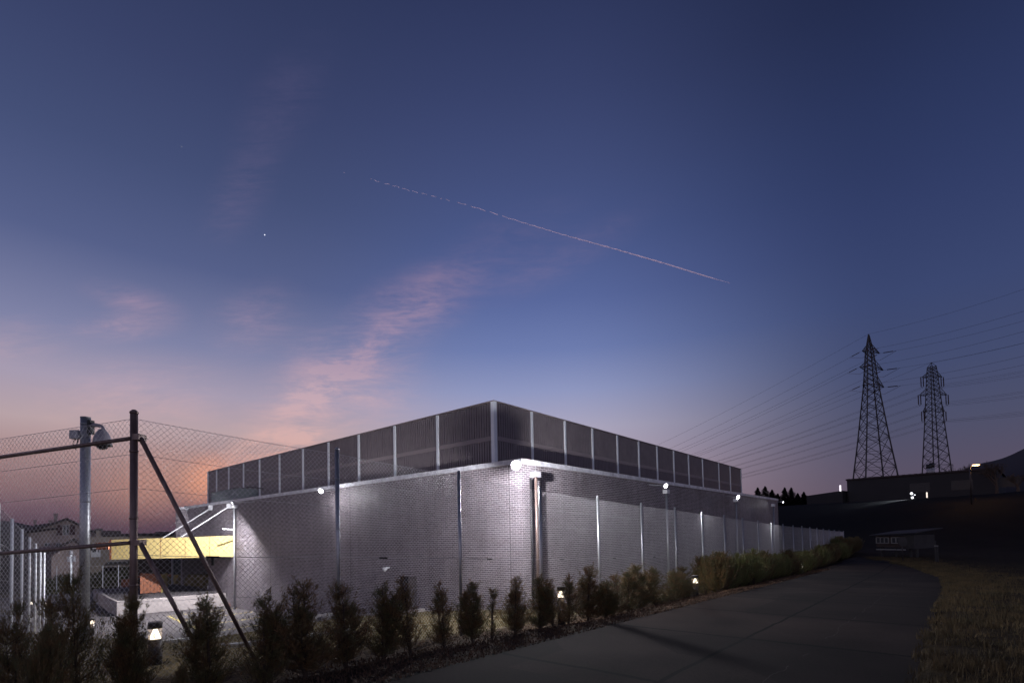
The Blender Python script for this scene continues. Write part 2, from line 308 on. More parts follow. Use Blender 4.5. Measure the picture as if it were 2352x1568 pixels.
def road_mat():
    m = bpy.data.materials.new('road_concrete'); m.use_nodes = True; t = m.node_tree; b = t.nodes['Principled BSDF']; b.inputs['Roughness'].default_value = .95; b.inputs['Specular IOR Level'].default_value = .12
    tcn = t.nodes.new('ShaderNodeTexCoord'); s = t.nodes.new('ShaderNodeSeparateXYZ')
    def mth(op, a, c=None, d=None):
        n = t.nodes.new('ShaderNodeMath'); n.operation = op
        for i, q in enumerate((a, c, d)):
            if q is None: continue
            if isinstance(q, (int, float)): n.inputs[i].default_value = q
            else: t.links.new(q, n.inputs[i])
        return n.outputs[0]
    wn = t.nodes.new('ShaderNodeTexNoise'); wn.inputs['Scale'].default_value = 1.3; wn.inputs['Detail'].default_value = 5; t.links.new(tcn.outputs['Object'], wn.inputs[0])
    t.links.new(tcn.outputs['Object'], s.inputs[0]); u, v = s.outputs[0], s.outputs[1]
    w = mth('MULTIPLY', mth('SUBTRACT', wn.outputs[0], .5), .10)
    uu = mth('ADD', u, w); vv = mth('ADD', v, w)
    def joint(x, per, off, wd):
        fr = mth('ABSOLUTE', mth('SUBTRACT', mth('FRACT', mth('DIVIDE', mth('ADD', x, off), per)), .5))   # .5 at the joint
        return mth('GREATER_THAN', fr, .5 - wd / per)
    j = mth('MAXIMUM', joint(uu, 3.4, 1.2, .045), joint(vv, 2.45, 2.32, .032))
    big = t.nodes.new('ShaderNodeTexNoise'); big.inputs['Scale'].default_value = .5; big.inputs['Detail'].default_value = 6; t.links.new(tcn.outputs['Object'], big.inputs[0])
    fi = t.nodes.new('ShaderNodeTexNoise'); fi.inputs['Scale'].default_value = 34; fi.inputs['Detail'].default_value = 8; fi.inputs['Roughness'].default_value = .75; t.links.new(tcn.outputs['Object'], fi.inputs[0])
    r = t.nodes.new('ShaderNodeMapRange'); t.links.new(mth('ADD', mth('MULTIPLY', big.outputs[0], .5), mth('MULTIPLY', fi.outputs[0], .5)), r.inputs[0])
    r.inputs[1].default_value = .38; r.inputs[2].default_value = .62
    x = t.nodes.new('ShaderNodeMix'); x.data_type = 'RGBA'; t.links.new(r.outputs[0], x.inputs[0])
    x.inputs[6].default_value = (.0110, .0074, .0062, 1); x.inputs[7].default_value = (.040, .0275, .0230, 1)
    # darker repair patches
    vo = t.nodes.new('ShaderNodeTexVoronoi'); vo.distance = 'CHEBYCHEV'; vo.inputs['Scale'].default_value = .33; vo.inputs['Randomness'].default_value = .8; t.links.new(tcn.outputs['Object'], vo.inputs['Vector'])
    sc_ = t.nodes.new('ShaderNodeSeparateColor'); t.links.new(vo.outputs['Color'], sc_.inputs[0])
    pm = mth('MULTIPLY', mth('GREATER_THAN', sc_.outputs[0], .72), .45)
    xp = t.nodes.new('ShaderNodeMix'); xp.data_type = 'RGBA'; t.links.new(pm, xp.inputs[0]); t.links.new(x.outputs[2], xp.inputs[6]); xp.inputs[7].default_value = (.008, .0065, .0062, 1)
    x = xp
    # a pale repaired crack wandering along the slab
    ck = mth('ABSOLUTE', mth('SUBTRACT', mth('SUBTRACT', v, mth('MULTIPLY', u, -.02)), mth('ADD', 1.75, mth('MULTIPLY', mth('SUBTRACT', wn.outputs[0], .5), .35))))
    ckm = mth('MULTIPLY', mth('LESS_THAN', ck, .006), mth('GREATER_THAN', big.outputs[0], .42))
    y = t.nodes.new('ShaderNodeMix'); y.data_type = 'RGBA'; t.links.new(ckm, y.inputs[0]); t.links.new(x.outputs[2], y.inputs[6]); y.inputs[7].default_value = (.045, .037, .034, 1)
    z = t.nodes.new('ShaderNodeMix'); z.data_type = 'RGBA'; t.links.new(j, z.inputs[0]); t.links.new(y.outputs[2], z.inputs[6]); z.inputs[7].default_value = (.003, .0027, .0027, 1)
    t.links.new(z.outputs[2], b.inputs['Base Color'])
    bu = t.nodes.new('ShaderNodeBump'); bu.inputs['Strength'].default_value = .4; bu.inputs['Distance'].default_value = .006
    t.links.new(fi.outputs[0], bu.inputs['Height']); t.links.new(bu.outputs[0], b.inputs['Normal'])
    return m

# ------------------------------------------------------------------ mesh helpers
def link(o, parent=None):
    COL.objects.link(o)
    if parent is not None: o.parent = parent
    return o
class MB:
    def __init__(s): s.v = []; s.f = []
    def add(s, vs, fs):
        o = len(s.v); s.v += [tuple(p) for p in vs]; s.f += [tuple(i + o for i in f) for f in fs]; return s
    def box(s, x0, x1, y0, y1, z0, z1):
        return s.add([(x0, y0, z0), (x1, y0, z0), (x1, y1, z0), (x0, y1, z0), (x0, y0, z1), (x1, y0, z1), (x1, y1, z1), (x0, y1, z1)],
                     [(0, 3, 2, 1), (4, 5, 6, 7), (0, 1, 5, 4), (1, 2, 6, 5), (2, 3, 7, 6), (3, 0, 4, 7)])
    def prism(s, pts, z0, z1):                # pts: plan outline; z0,z1 numbers or lists
        n = len(pts); a = z0 if isinstance(z0, (list, tuple)) else [z0] * n; b = z1 if isinstance(z1, (list, tuple)) else [z1] * n
        return s.add([(p[0], p[1], a[i]) for i, p in enumerate(pts)] + [(p[0], p[1], b[i]) for i, p in enumerate(pts)],
                     [tuple(range(n))[::-1], tuple(range(n, 2 * n))] + [(i, (i + 1) % n, n + (i + 1) % n, n + i) for i in range(n)])
    def tube(s, pts, r, n=8, cap=True):
        pts = [Vector(p) for p in pts]; rs = r if isinstance(r, (list, tuple)) else [r] * len(pts); vs = []; fs = []
        for i, p in enumerate(pts):
            d = (pts[min(i + 1, len(pts) - 1)] - pts[max(i - 1, 0)]).normalized()
            a = d.cross(Vector((0, 0, 1)) if abs(d.z) < .9 else Vector((1, 0, 0))).normalized(); b = d.cross(a)
            for k in range(n):
                t = 2 * math.pi * (k + .5) / n; vs.append(p + (a * math.cos(t) + b * math.sin(t)) * rs[i])
        for i in range(len(pts) - 1):
            for k in range(n):
                fs.append((i * n + k, i * n + (k + 1) % n, (i + 1) * n + (k + 1) % n, (i + 1) * n + k))
        if cap: fs += [tuple(range(n))[::-1], tuple(range(len(vs) - n, len(vs)))]
        return s.add(vs, fs)
    def lathe(s, prof, cx=0, cy=0, n=20):     # prof: (radius, z)
        vs = [(cx + r * math.cos(2 * math.pi * k / n), cy + r * math.sin(2 * math.pi * k / n), z) for r, z in prof for k in range(n)]
        fs = [(i * n + k, i * n + (k + 1) % n, (i + 1) * n + (k + 1) % n, (i + 1) * n + k) for i in range(len(prof) - 1) for k in range(n)]
        fs += [tuple(range(n))[::-1], tuple(range(len(vs) - n, len(vs)))]
        return s.add(vs, fs)
    def build(s, name, m, parent=None, smooth=False, kind=None, bevel=0):
        me = bpy.data.meshes.new(name); me.from_pydata(s.v, [], s.f); me.update()
        import bmesh
        b = bmesh.new(); b.from_mesh(me); bmesh.ops.recalc_face_normals(b, faces=b.faces); b.to_mesh(me); b.free()
        me.materials.append(m)
        o = link(bpy.data.objects.new(name, me), parent)
        if smooth:
            for p in me.polygons: p.use_smooth = len(p.vertices) == 4
        if bevel:
            md = o.modifiers.new('bevel', 'BEVEL'); md.width = bevel; md.segments = 2; md.limit_method = 'ANGLE'
        if kind: o['kind'] = kind
        return o
def tag(o, label=None, cat=None, group=None, kind=None):
    if label: o['label'] = label
    if cat: o['category'] = cat
    if group: o['group'] = group
    if kind: o['kind'] = kind
    return o
def thing(name, label, cat, loc, rz=SITE, group=None):
    o = link(bpy.data.objects.new(name, None)); o.location = loc; o.rotation_euler = (0, 0, rz); o.empty_display_size = .3
    return tag(o, label, cat, group)
def fastmesh(name, verts, faces, m, parent=None):     # numpy verts (n,3), faces (k,c)
    me = bpy.data.meshes.new(name); n = len(verts); k, c = faces.shape
    me.vertices.add(n); me.vertices.foreach_set('co', verts.astype(np.float32).ravel())
    me.loops.add(k * c); me.loops.foreach_set('vertex_index', faces.astype(np.int32).ravel())
    me.polygons.add(k); me.polygons.foreach_set('loop_start', np.arange(0, k * c, c, dtype=np.int32))
    me.update(calc_edges=True); me.materials.append(m)
    return link(bpy.data.objects.new(name, me), parent)
def copy_tree(o, parent=None):
    c = o.copy(); COL.objects.link(c); c.parent = parent
    for ch in [q for q in KIDS.get(o.name, [])]: copy_tree(ch, c)
    return c
KIDS = {}
def remember(o):
    KIDS[o.name] = list(o.children)
    for ch in o.children: remember(ch)
def lamp(parent, kind, loc, aim, power, color, size=.2, cone=None, blend=.5, spread=None, name='lamp_light'):
    d = bpy.data.lights.new(name, kind); d.energy = power; d.color = color
    if kind == 'AREA':
        d.shape = 'DISK'; d.size = size
        if spread: d.spread = spread
    else: d.shadow_soft_size = size
    if kind == 'SPOT': d.spot_size = cone; d.spot_blend = blend
    o = link(bpy.data.objects.new(name, d), parent); o.location = loc
    if aim is not None: o.rotation_euler = Vector(aim).to_track_quat('-Z', 'Y').to_euler()
    return o

# ------------------------------------------------------------------ terrain
def interp(x, xs, ys): return float(np.interp(x, xs, ys))
def zr(u): return interp(u, [2, 33, 60, 90], [-1.65, -2.38, -2.45, -1.9])
def fence_top(u): return interp(u, [1.95, 5, 8, 11, 14, 17, 20, 23, 26, 29, 32, 35, 38, 41, 44, 56, 70], [1.70, 1.54, 1.37, 1.18, 1.07, .95, .87, .75, .65, .54, .43, .31, .22, .12, .07, -.26, -.6])
def zf(u): return max(fence_top(u) - 3.6, zr(u) - .8)
def sm(x, a, b):
    t = min(1, max(0, (x - a) / (b - a))); return t * t * (3 - 2 * t)
def right_edge(u): return interp(u, [-30, 6, 10, 14, 21, 29, 36, 43, 51.5, 60, 75, 110], [.1, .22, .27, .18, 0, .1, 1.2, 3.2, 6.2, 10.5, 19, 40])
def left_edge(u): return interp(u, [-30, 30, 40, 48, 55, 62, 75, 110], [5.12, 5.12, 5.3, 6.0, 8.6, 12.5, 22, 44])
def gz(u, v):
    p = DU * u + DV * v; X, Y = p.x, p.y; r = math.hypot(X, Y)
    a = zr(u)
    rise = .03 * math.sin(u * 1.7 + v) + .03 * math.sin(u * .6 - v * 1.3)
    if v < right_edge(u) - .02: z = a + .035 + rise * sm(-v, 0, 1.5) + sm(-v, 2, 12) * .25
    elif v < 5.1: z = a - .06
    elif v < 8.3: z = a - .02 + (zf(u) - a) * sm(v, 5.1, 8.3) + rise * .6
    else:
        f = zf(u)
        ve = v - 2.1 * max(0, 5 - u) if v > 8.3 else v
        ve = max(ve, 8.3)
        bank = interp(ve, [8.3, 11.2, 15, 18.5, 21.5, 24.6, 25.2], [f, min(f - .1, -2.55), -2.98, -3.3, -3.75, -4.36, -4.46])
        wallside = f - .12 * sm(v, 8.3, 11)
        k = sm(u, 13.9, 14.6); z = bank * (1 - k) + wallside * k
        if u < 13.9 and u > 12.62 and v > 16.7: z = min(z, interp(v, [16.7, 17.0, 19, 21, 23], [-3.2, -3.75, -3.85, -4.3, -4.46]))
        z -= sm(v, 62, 130) * 2.2 * (1 - sm(u, 30, 80))
    s_ = X * .8 + Y * .6
    z += 6.6 * sm(s_, 58, 112) * sm(X, 0, 35)
    if r > 300:
        azm = math.degrees(math.atan2(X, Y))
        e = interp(azm, [-70, -45, -42, -38, -34, -25, -10, 10, 30, 36, 40, 42.5, 45, 48, 60], [.04, .034, .022, .013, .013, .014, .015, .015, .025, .030, .052, .078, .096, .11, .12])
        e *= 1 + .05 * math.sin(azm * 1.1)
        far = e * 1000 if Y > 0 else 0
        z += far * sm(r, 420, 1000)
    return z
def axis(parts, lo, hi):
    xs = []
    for a, b, st in parts:
        xs += list(np.arange(a, b, st))
    xs.append(parts[-1][1]); x = xs[-1]; st = parts[-1][2]
    while x < hi: st *= 1.10; x += st; xs.append(x)
    x = xs[0]; st = parts[0][2]; pre = []
    while x > lo: st *= 1.16; x -= st; pre.append(x)
    return pre[::-1] + xs
us = axis([(-6, 0, .6), (0, 12.4, .35), (12.4, 14.8, .15), (14.8, 30, .6), (30, 70, 1.5)], -4500, 4500)
vs_ = axis([(-14, -1, .6), (-1, 8.2, .3), (8.2, 26, .3), (26, 40, .8), (40, 70, 1.6)], -4500, 4500)
gv = np.array([(u, v, gz(u, v)) for u in us for v in vs_]); nv = len(vs_)
idx = np.arange(len(us) * nv).reshape(len(us), nv)
gf = np.stack([idx[:-1, :-1], idx[1:, :-1], idx[1:, 1:], idx[:-1, 1:]], -1).reshape(-1, 4)
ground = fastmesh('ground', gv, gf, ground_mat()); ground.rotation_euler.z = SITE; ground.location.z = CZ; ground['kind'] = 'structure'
for p in ground.data.polygons: p.use_smooth = True

rng = random.Random(4)
ru = list(np.arange(-25, 30, .5)) + list(np.arange(30, 100, 1.0)); rv = []
for u in ru:
    a = right_edge(u) + rng.uniform(-.07, .07) + .06 * math.sin(u * 1.3); b = left_edge(u) + .05 * math.sin(u * .9)
    for t in (0, .25, .5, .75, 1): rv.append((u, a + (b - a) * t, max(zr(u), gz(u, (a + b) / 2) if u > 40 else -9) + .002))
idx = np.arange(len(ru) * 5).reshape(-1, 5)
rf = np.stack([idx[:-1, :-1], idx[1:, :-1], idx[1:, 1:], idx[:-1, 1:]], -1).reshape(-1, 4)
rvn = np.array(rv); 
for i in range(len(rvn)):
    if rvn[i, 0] > 40: rvn[i, 2] = max(gz(rvn[i, 0], rvn[i, 1]) for _ in (0,)) + .05
road = fastmesh('road', rvn, rf, road_mat()); road.rotation_euler.z = SITE; road.location.z = CZ; road['kind'] = 'structure'

# sunken yard behind the bank
y = MB(); y.add([(5.15, 26.3, -4.43), (8.4, 25.75, -4.43), (10, 24.1, -4.43), (12.62, 23.6, -4.43), (13.80, 23.2, -4.43), (13.80, 60, -4.43), (4, 60, -4.43), (3.0, 36, -4.43)], [(0, 1, 2, 3, 4, 5, 6, 7)])
yard = y.build('yard', M['asphalt'], kind='structure'); yard.rotation_euler.z = SITE; yard.location.z = CZ
def strip(mb, pts, w, h, z=None):             # kerb along a polyline of (u,v[,z])
    for a, b in zip(pts[:-1], pts[1:]):
        a = Vector(a); b = Vector(b); d = (b - a); n = Vector((-d.y, d.x, 0)).normalized() * w / 2
        mb.add([a - n, b - n, b + n, a + n, a - n + Vector((0, 0, h)), b - n + Vector((0, 0, h)), b + n + Vector((0, 0, h)), a + n + Vector((0, 0, h))],
               [(0, 3, 2, 1), (4, 5, 6, 7), (0, 1, 5, 4), (1, 2, 6, 5), (2, 3, 7, 6), (3, 0, 4, 7)])
    return mb
def site_obj(mb, name, m, label, cat, **k):
    o = mb.build(name, m, **k); o.rotation_euler.z = SITE; o.location.z = CZ
    if label: tag(o, label, cat)
    return o
site_obj(strip(MB(), [(4.2, 26.6, -4.5), (5.15, 26.3, -4.5), (8.4, 25.72, -4.5), (8.7, 25.3, -4.5), (10, 24.0, -4.5), (12.5, 23.55, -4.5)], .18, .2), 'kerb', M['kerb'], 'pale kerb edging the sunken asphalt yard at the foot of the grass bank', 'kerb')
site_obj(strip(MB(), [(u, v, gz(u, v) - .25) for u, v in ((3.2, 17.9), (4.57, 16.7), (6.0, 15.5), (7.0, 14.75), (8.6, 13.7))], .22, .34), 'kerb', M['kerb'], 'pale kerb half way up the grass bank behind the near fence', 'kerb')
site_obj(strip(MB(), [(10.2, 55.0, -4.5), (12.3, 56.5, -4.5), (13.6, 61.9, -4.5)], .25, .22), 'kerb', M['kerb'], 'pale kerb at the far end of the yard in front of the shrubs', 'kerb')
site_obj(strip(MB(), [(6.28, 48.5, -4.5), (4.6, 40, -4.5)], .25, .2), 'kerb', M['kerb'], 'short kerb at the left side of the yard beside the bollard lights', 'kerb')
rw = MB()
for a, b in (((12.55, 16.6), (12.55, 19.8)), ((12.55, 19.8), (12.75, 23.5))):
    za, zb = gz(12.2, a[1]), gz(12.2, b[1]); n = .14
    rw.add([(a[0] - n, a[1], -4.6), (a[0] + n, a[1], -4.6), (b[0] + n, b[1], -4.6), (b[0] - n, b[1], -4.6), (a[0] - n, a[1], za + .12), (a[0] + n, a[1], za + .12), (b[0] + n, b[1], zb + .12), (b[0] - n, b[1], zb + .12)],
           [(0, 3, 2, 1), (4, 5, 6, 7), (0, 1, 5, 4), (1, 2, 6, 5), (2, 3, 7, 6), (3, 0, 4, 7)])
rw.box(12.69, 13.8, 16.46, 16.74, -4.6, gz(12.2, 16.6) + .125)
site_obj(rw, 'retaining_wall', M['concrete'], 'concrete retaining wall of the light well in front of the service door', 'wall')
# loose pale boulders stepping down beside the wall
rb = random.Random(9)
def boulder(seed, s):
    r_ = random.Random(seed); import bmesh
    b = bmesh.new(); bmesh.ops.create_icosphere(b, subdivisions=2, radius=1)
    for v_ in b.verts:
        c = v_.co; k = 1 / max(abs(c.x), abs(c.y), abs(c.z)) * .55 + .45
        v_.co = Vector((c.x * s * 1.25, c.y * s, c.z * s * .72)) * k * r_.uniform(.9, 1.08)
    me = bpy.data.meshes.new('boulder'); b.to_mesh(me); b.free(); me.materials.append(M['stone']); return me
bl = [('largest pale boulder at the yard edge below the brick wall', 12.2, 23.2, .42), ('pale boulder resting against the retaining wall, second from the yard', 12.15, 22.2, .36),
      ('squarish pale boulder half way up the bank by the wall', 12.25, 21.2, .30), ('small pale boulder above the squarish one', 12.2, 20.4, .22), ('topmost small pale boulder beside the light well', 12.1, 19.5, .2),
      ('pale boulder lowest on the grass bank near the kerb corner', 11.6, 23.1, .28)]
for i, (lb, u, v, s) in enumerate(bl):
    o = link(bpy.data.objects.new('boulder', boulder(i, s))); o.location = W(u, v, gz(u, v) + s * .35); o.rotation_euler = (0, 0, i * 1.3)
    tag(o, lb, 'boulder', 'boulders at the foot of the bank')

# yellow bay markings
mk = MB()
def mark(a, b, w=.1): strip(mk, [(*a, -4.426), (*b, -4.426)], w, .003)
mark((14 - .25, 35.0), (9.93, 35.03)); mark((9.93, 35.0), (9.35, 28.6)); mark((13.6, 32.4), (9.7, 32.5)); mark((13.5, 29.7), (9.45, 29.75)); mark((13.6, 27.2), (9.6, 27.2)); mark((13.4, 24.8), (9.9, 24.75))
mark((12.9, 54.5), (11.6, 57.0)) 
site_obj(mk, 'road_marking', M['paint'], 'thin yellow bay lines painted on the yard asphalt', 'road marking')

# ------------------------------------------------------------------ main building
U0, V0, U1, V1 = 13.82, 11.22, 50.05, 47.0
CT, CB = 2.63, 2.46                         # coping top / bottom
bld = thing('brick_building', 'long windowless dark brick hall with a slatted rooftop storey and zinc coping', 'building', W(U0, V0, -2.6))
def lb(mb, name, m, parent=bld, **k):       # site coordinates (u,v,z) -> local to the building
    mb.v = [(p[0] - U0, p[1] - V0, p[2] + 2.6) for p in mb.v]; return mb.build(name, m, parent, **k)
w_ = MB()                                    # long side, with the door hole
def wallv(v0, v1, z0, z1): w_.box(U0, U0 + .35, v0, v1, z0, z1)
w_.prism([(U0, V0), (U0 + .35, V0 + .35), (U0 + .35, 17.0), (U0, 17.0)], -5, CB); wallv(17.0, 18.24, -1.74, CB); wallv(18.24, 40.1, -5, CB); wallv(40.1, V1, -1.0, CB)
lb(w_, 'long_wall', M['brick_v'])
w2 = MB(); w2.prism([(U0 + .002, V0), (U1, V0), (U1, V0 + .35), (U0 + .352, V0 + .35)], -5, CB); lb(w2, 'short_wall', M['brick_u'])
w3 = MB(); w3.box(U0 + .35, U1, V1 - .35, V1, -5, CB - .002); w3.box(U1 - .35, U1, V0 + .35, V1 - .35, -5, CB - .002); lb(w3, 'rear_wall', M['brick_u'])
r_ = MB(); r_.box(U0 + .36, U1 - .36, V0 + .36, V1 - .36, 1.9, 2.1); lb(r_, 'roof', M['roof'])
cp = MB(); o_ = .05
cp.prism([(U0 - o_, V0 - o_), (U1 + o_, V0 - o_), (U1 + o_, V0 + .4), (U0 + .4, V0 + .4), (U0 + .4, V1 + o_), (U0 - o_, V1 + o_)], CB, CT)
lb(cp, 'coping', M['zinc'])
jn = MB()
for v in np.arange(14, 46, 3.0): lb(MB().box(U0 - o_ - .004, U0 - o_ + .001, v, v + .02, CB + .002, CT - .002), 'coping_joint', M['galv'])
for u in np.arange(17, 50, 3.0): lb(MB().box(u, u + .02, V0 - o_ - .004, V0 - o_ + .001, CB + .002, CT - .002), 'coping_joint', M['galv'])
ej = MB()
for v, zz in ((21.95, -4.6), (30.4, -4.6), (V0 + .55, -2.8)): lb(MB().box(U0 - .004, U0 + .002, v, v + .022, zz, CB - .01), 'expansion_joint', M['dark'])
# service door
dr = MB(); dr.box(U0 + .12, U0 + .16, 17.62, 18.24, -3.9, -1.74); lb(dr, 'doorway', M['dark'])
d2 = MB(); d2.box(U0 + .05, U0 + .10, 17.0, 17.62, -3.9, -1.74); d2o = lb(d2, 'door', M['door'])
hd = MB(); hd.box(-.06, -.0, 0, .02, 0, .14); h_ = hd.build('handle', M['galv'], d2o); h_.location = (0.05, 17.56 - V0, 2.6 - 2.8)
# grey rooftop block in front of the slatted storey
gb = MB(); gb.box(U0 + .02, 15.08, 35.0, 39.6, 2.64, 3.35); lb(gb, 'plant_block', M['greyblock'])
# slatted storey
BU, BV, BU1, BV1, BT, BB = 15.1, 13.6, 47.8, 43.85, 5.35, 2.15
def Kx(x, axis_):                            # exact post positions from the sight lines
    r = ray(x, 1150)
    if axis_ == 'v': t = BU / r.dot(DU); return t * r.dot(DV)
    t = BV / r.dot(DV); return t * r.dot(DU)
lp = [BV] + [Kx(x, 'v') for x in (1008, 909, 826, 756, 697, 643, 597, 560, 526, 498)] + [BV1]
rp = [BU] + [Kx(x, 'u') for x in (1225, 1301, 1364, 1421, 1470, 1512, 1550, 1584, 1616, 1653, 1679)] + [BU1]
MIDZ = 3.86
bk = MB(); bk.box(BU + .14, BU1 - .14, BV + .14, BV1 - .14, BB, BT - .03); lb(bk, 'backing_panel', M['slatback'])
cpx = MB(); cpx.box(BU - .03, BU1 + .03, BV - .03, BV1 + .03, BT - .028, BT + .02); lb(cpx, 'top_trim', M['slatband'])
for a, b in zip(lp[:-1], lp[1:]):
    s = MB(); x = a + .02
    n = max(3, int((b - a) / .14)); st = (b - a) / n
    for i in range(n):
        x = a + i * st
        s.box(BU + .015, BU + .07, x + .024, x + st - .020, BB, MIDZ - .09); s.box(BU + .015, BU + .07, x + .024, x + st - .020, MIDZ + .09, BT - .04)
    lb(s, 'slat_panel', M['slat'])
for a, b in zip(rp[:-1], rp[1:]):
    s = MB(); n = max(3, int((b - a) / .14)); st = (b - a) / n
    for i in range(n):
        x = a + i * st
        s.box(x + .024, x + st - .020, BV + .015, BV + .07, BB, MIDZ - .09); s.box(x + .024, x + st - .020, BV + .015, BV + .07, MIDZ + .09, BT - .04)
    lb(s, 'slat_panel', M['slat'])
md = MB(); md.box(BU + .005, BU + .055, BV + .1, BV1, MIDZ - .087, MIDZ + .087); md.box(BU + .1, BU1, BV + .005, BV + .055, MIDZ - .087, MIDZ + .087); lb(md, 'mid_rail', M['slatband'])
for i, v in enumerate(lp):
    s = MB(); hw = .07 if 0 < i < len(lp) - 1 else .05
    if i == 0:
        s.box(BU - .05, BU + .02, BV - .05, BV + .13, BB, BT - .03); s.box(BU + .022, BU + .12, BV - .052, BV + .02, BB, BT - .031)
    else: s.box(BU - .04, BU + .02, v - hw, v + hw, BB, BT - .04)
    for z in (3.0, 3.9, 4.7): s.box(BU - .056, BU - .045, v - .01, v + .01, z, z + .02)
    lb(s, 'upright', M['galvpost'])
for v in rp[1:]:
    s = MB(); s.box(v - .06, v + .06, BV - .04, BV + .02, BB, BT - .04)
    for z in (3.0, 3.9, 4.7): s.box(v - .01, v + .01, BV - .056, BV - .045, z, z + .02)
    lb(s, 'upright', M['galvpost'])
# fall-arrest / cable bits lying on the plant block
s = MB(); s.tube([(14.2, 35.4, 3.38), (14.6, 35.1, 3.46), (14.9, 34.6, 3.40), (15.0, 34.0, 3.3)], .03, 6); s.tube([(14.0, 37.2, 3.37), (14.1, 36.5, 3.43), (14.2, 35.6, 3.39)], .03, 6)
lb(s, 'loose_cable', M['black'])

# loading bay behind / below the long wall
an = thing('loading_bay_front', 'dark panelled loading bay wall with pale yellow boards along its foot', 'loading bay', W(14.06, 48.7, -4.44), rz=SITE)
def lan(mb, name, m): mb.v = [(p[0] - 14.06, p[1] - 48.7, p[2] + 4.44) for p in mb.v]; return mb.build(name, m, an)
def seg(mb, a, b, z0, z1, th=.1, off=0):
    a = Vector((*a, 0)); b = Vector((*b, 0)); d = b - a; n = Vector((-d.y, d.x, 0)).normalized(); a = a + n * off; b = b + n * off
    return mb.prism([tuple((a)[:2]), tuple((b)[:2]), tuple((b + n * th)[:2]), tuple((a + n * th)[:2])], z0, z1)
A0, A1, A2, A3 = (11.6, 49.6), (14.06, 48.7), (15.28, 48.13), (16.4, 46.7)
s = MB(); seg(s, A0, A1, -2.72, -.9, off=.02); lan(s, 'brown_panel', mat('dark_brown_panel', (.04, .028, .024), .5))
s = MB()
for a, b in ((A1, A2), (A2, A3)):
    for i in range(5):
        p = Vector(a).lerp(Vector(b), i / 5 + .008); q = Vector(a).lerp(Vector(b), (i + 1) / 5 - .008); seg(s, p, q, -2.78, -.9, off=.02)
lan(s, 'dark_panel', M['teal'])
s = MB()
for i in range(6):
    p = Vector(A1).lerp(Vector(A2), i / 6 + .006); q = Vector(A1).lerp(Vector(A2), (i + 1) / 6 - .006); seg(s, p, q, -3.58, -2.8)
lan(s, 'yellow_board', M['yellowwood'])
s = MB(); seg(s, (A2[0] + .03, A2[1] - .03), A3, -3.58, -2.8); lan(s, 'olive_board', mat('olive_boards', (.16, .13, .06), .7, noise_=(2, (.12, .10, .05), .3, .7, (6, 6, .5))))
s = MB(); seg(s, A0, (14.0, 48.73), -2.9, -2.72, .2, -.1); lan(s, 'brown_rail', M['rust'])
s = MB(); s.box(14.0, 14.12, 48.55, 48.68, -3.58, -.9); s.box(15.24, 15.30, 48.0, 48.06, -2.78, -.9); lan(s, 'jamb', M['grey'])
s = MB(); s.box(15.4, 15.62, 47.75, 47.9, -1.95, -1.55); lan(s, 'notice_plate', M['white'])
s = MB(); s.box(12.7, 12.76, 49.0, 49.1, -2.3, -1.85); lan(s, 'door_handle', M['white'])
for u, v in ((15.9, 47.1), (16.1, 46.8)): lan(MB().tube([(u, v, -3.55), (u, v, -3.0)], .02, 6), 'stud', M['white'])
# concrete platform
pf = MB(); pf.prism([(8.1, 38.0), (13.80, 36.95), (13.80, 40.2), (17.0, 40.2), (17.0, 46), (14, 48.9), (9.2, 50), (8.3, 41.2)], -4.44, -3.56)
site_obj(pf, 'loading_platform', M['concrete'], 'raised concrete loading platform with a pale front face beside the brick wall', 'platform', bevel=.02)
pg = MB(); pg.prism([(8.25, 38.3), (13.78, 37.25), (13.78, 40.2), (16.9, 40.2), (16.9, 45.9), (13.9, 48.7), (9.4, 49.8), (8.45, 41.2)], -3.556, -3.552)
site_obj(pg, 'platform_paving', M['asphalt'], 'dark asphalt surface on top of the loading platform', 'paving')
# canopy
A_ = Vector(at(537, 1229, 33.6)); B_ = Vector(at(256, 1239, 33.3))
cn = thing('canopy', 'entrance canopy with a tall bright yellow fascia hung from the brick wall by two rods', 'canopy', (A_.x, A_.y, CZ - 4.44), rz=0)
def lc(mb, name, m): mb.v = [(p[0] - A_.x, p[1] - A_.y, p[2] - CZ + 4.44) for p in mb.v]; return mb.build(name, m, cn)
s = MB(); zt, zb = CZ + .26, CZ - 1.13
s.add([(A_.x, A_.y, zb), (B_.x, B_.y, zb), (B_.x, B_.y + .10, zb), (A_.x, A_.y + .10, zb), (A_.x, A_.y, zt), (B_.x, B_.y, zt - .10), (B_.x, B_.y + .1, zt - .10), (A_.x, A_.y + .1, zt)],
      [(0, 1, 2, 3), (4, 7, 6, 5), (0, 4, 5, 1), (1, 5, 6, 2), (2, 6, 7, 3), (3, 7, 4, 0)])
lc(s, 'fascia', M['yellow'])
for f in (.2, .4, .6, .8):
    q = A_.lerp(B_, f); lc(MB().box(q.x - .012, q.x + .012, q.y - .006, q.y + .001, zb + .01, zt - .10 * f - .012), 'panel_seam', M['rust'])
s = MB(); s.add([(B_.x - .12, B_.y - .02, zb - .02), (B_.x - .002, B_.y - .02, zb - .02), (B_.x - .002, B_.y + 2.2, zb - .02), (B_.x - .12, B_.y + 2.2, zb - .02), (B_.x - .12, B_.y - .02, zt - .10), (B_.x - .002, B_.y - .02, zt - .1), (B_.x - .002, B_.y + 2.2, zt - .1), (B_.x - .12, B_.y + 2.2, zt - .1)],
                [(0, 3, 2, 1), (4, 5, 6, 7), (0, 1, 5, 4), (1, 2, 6, 5), (2, 3, 7, 6), (3, 0, 4, 7)])
lc(s, 'side_trim', M['rust'])
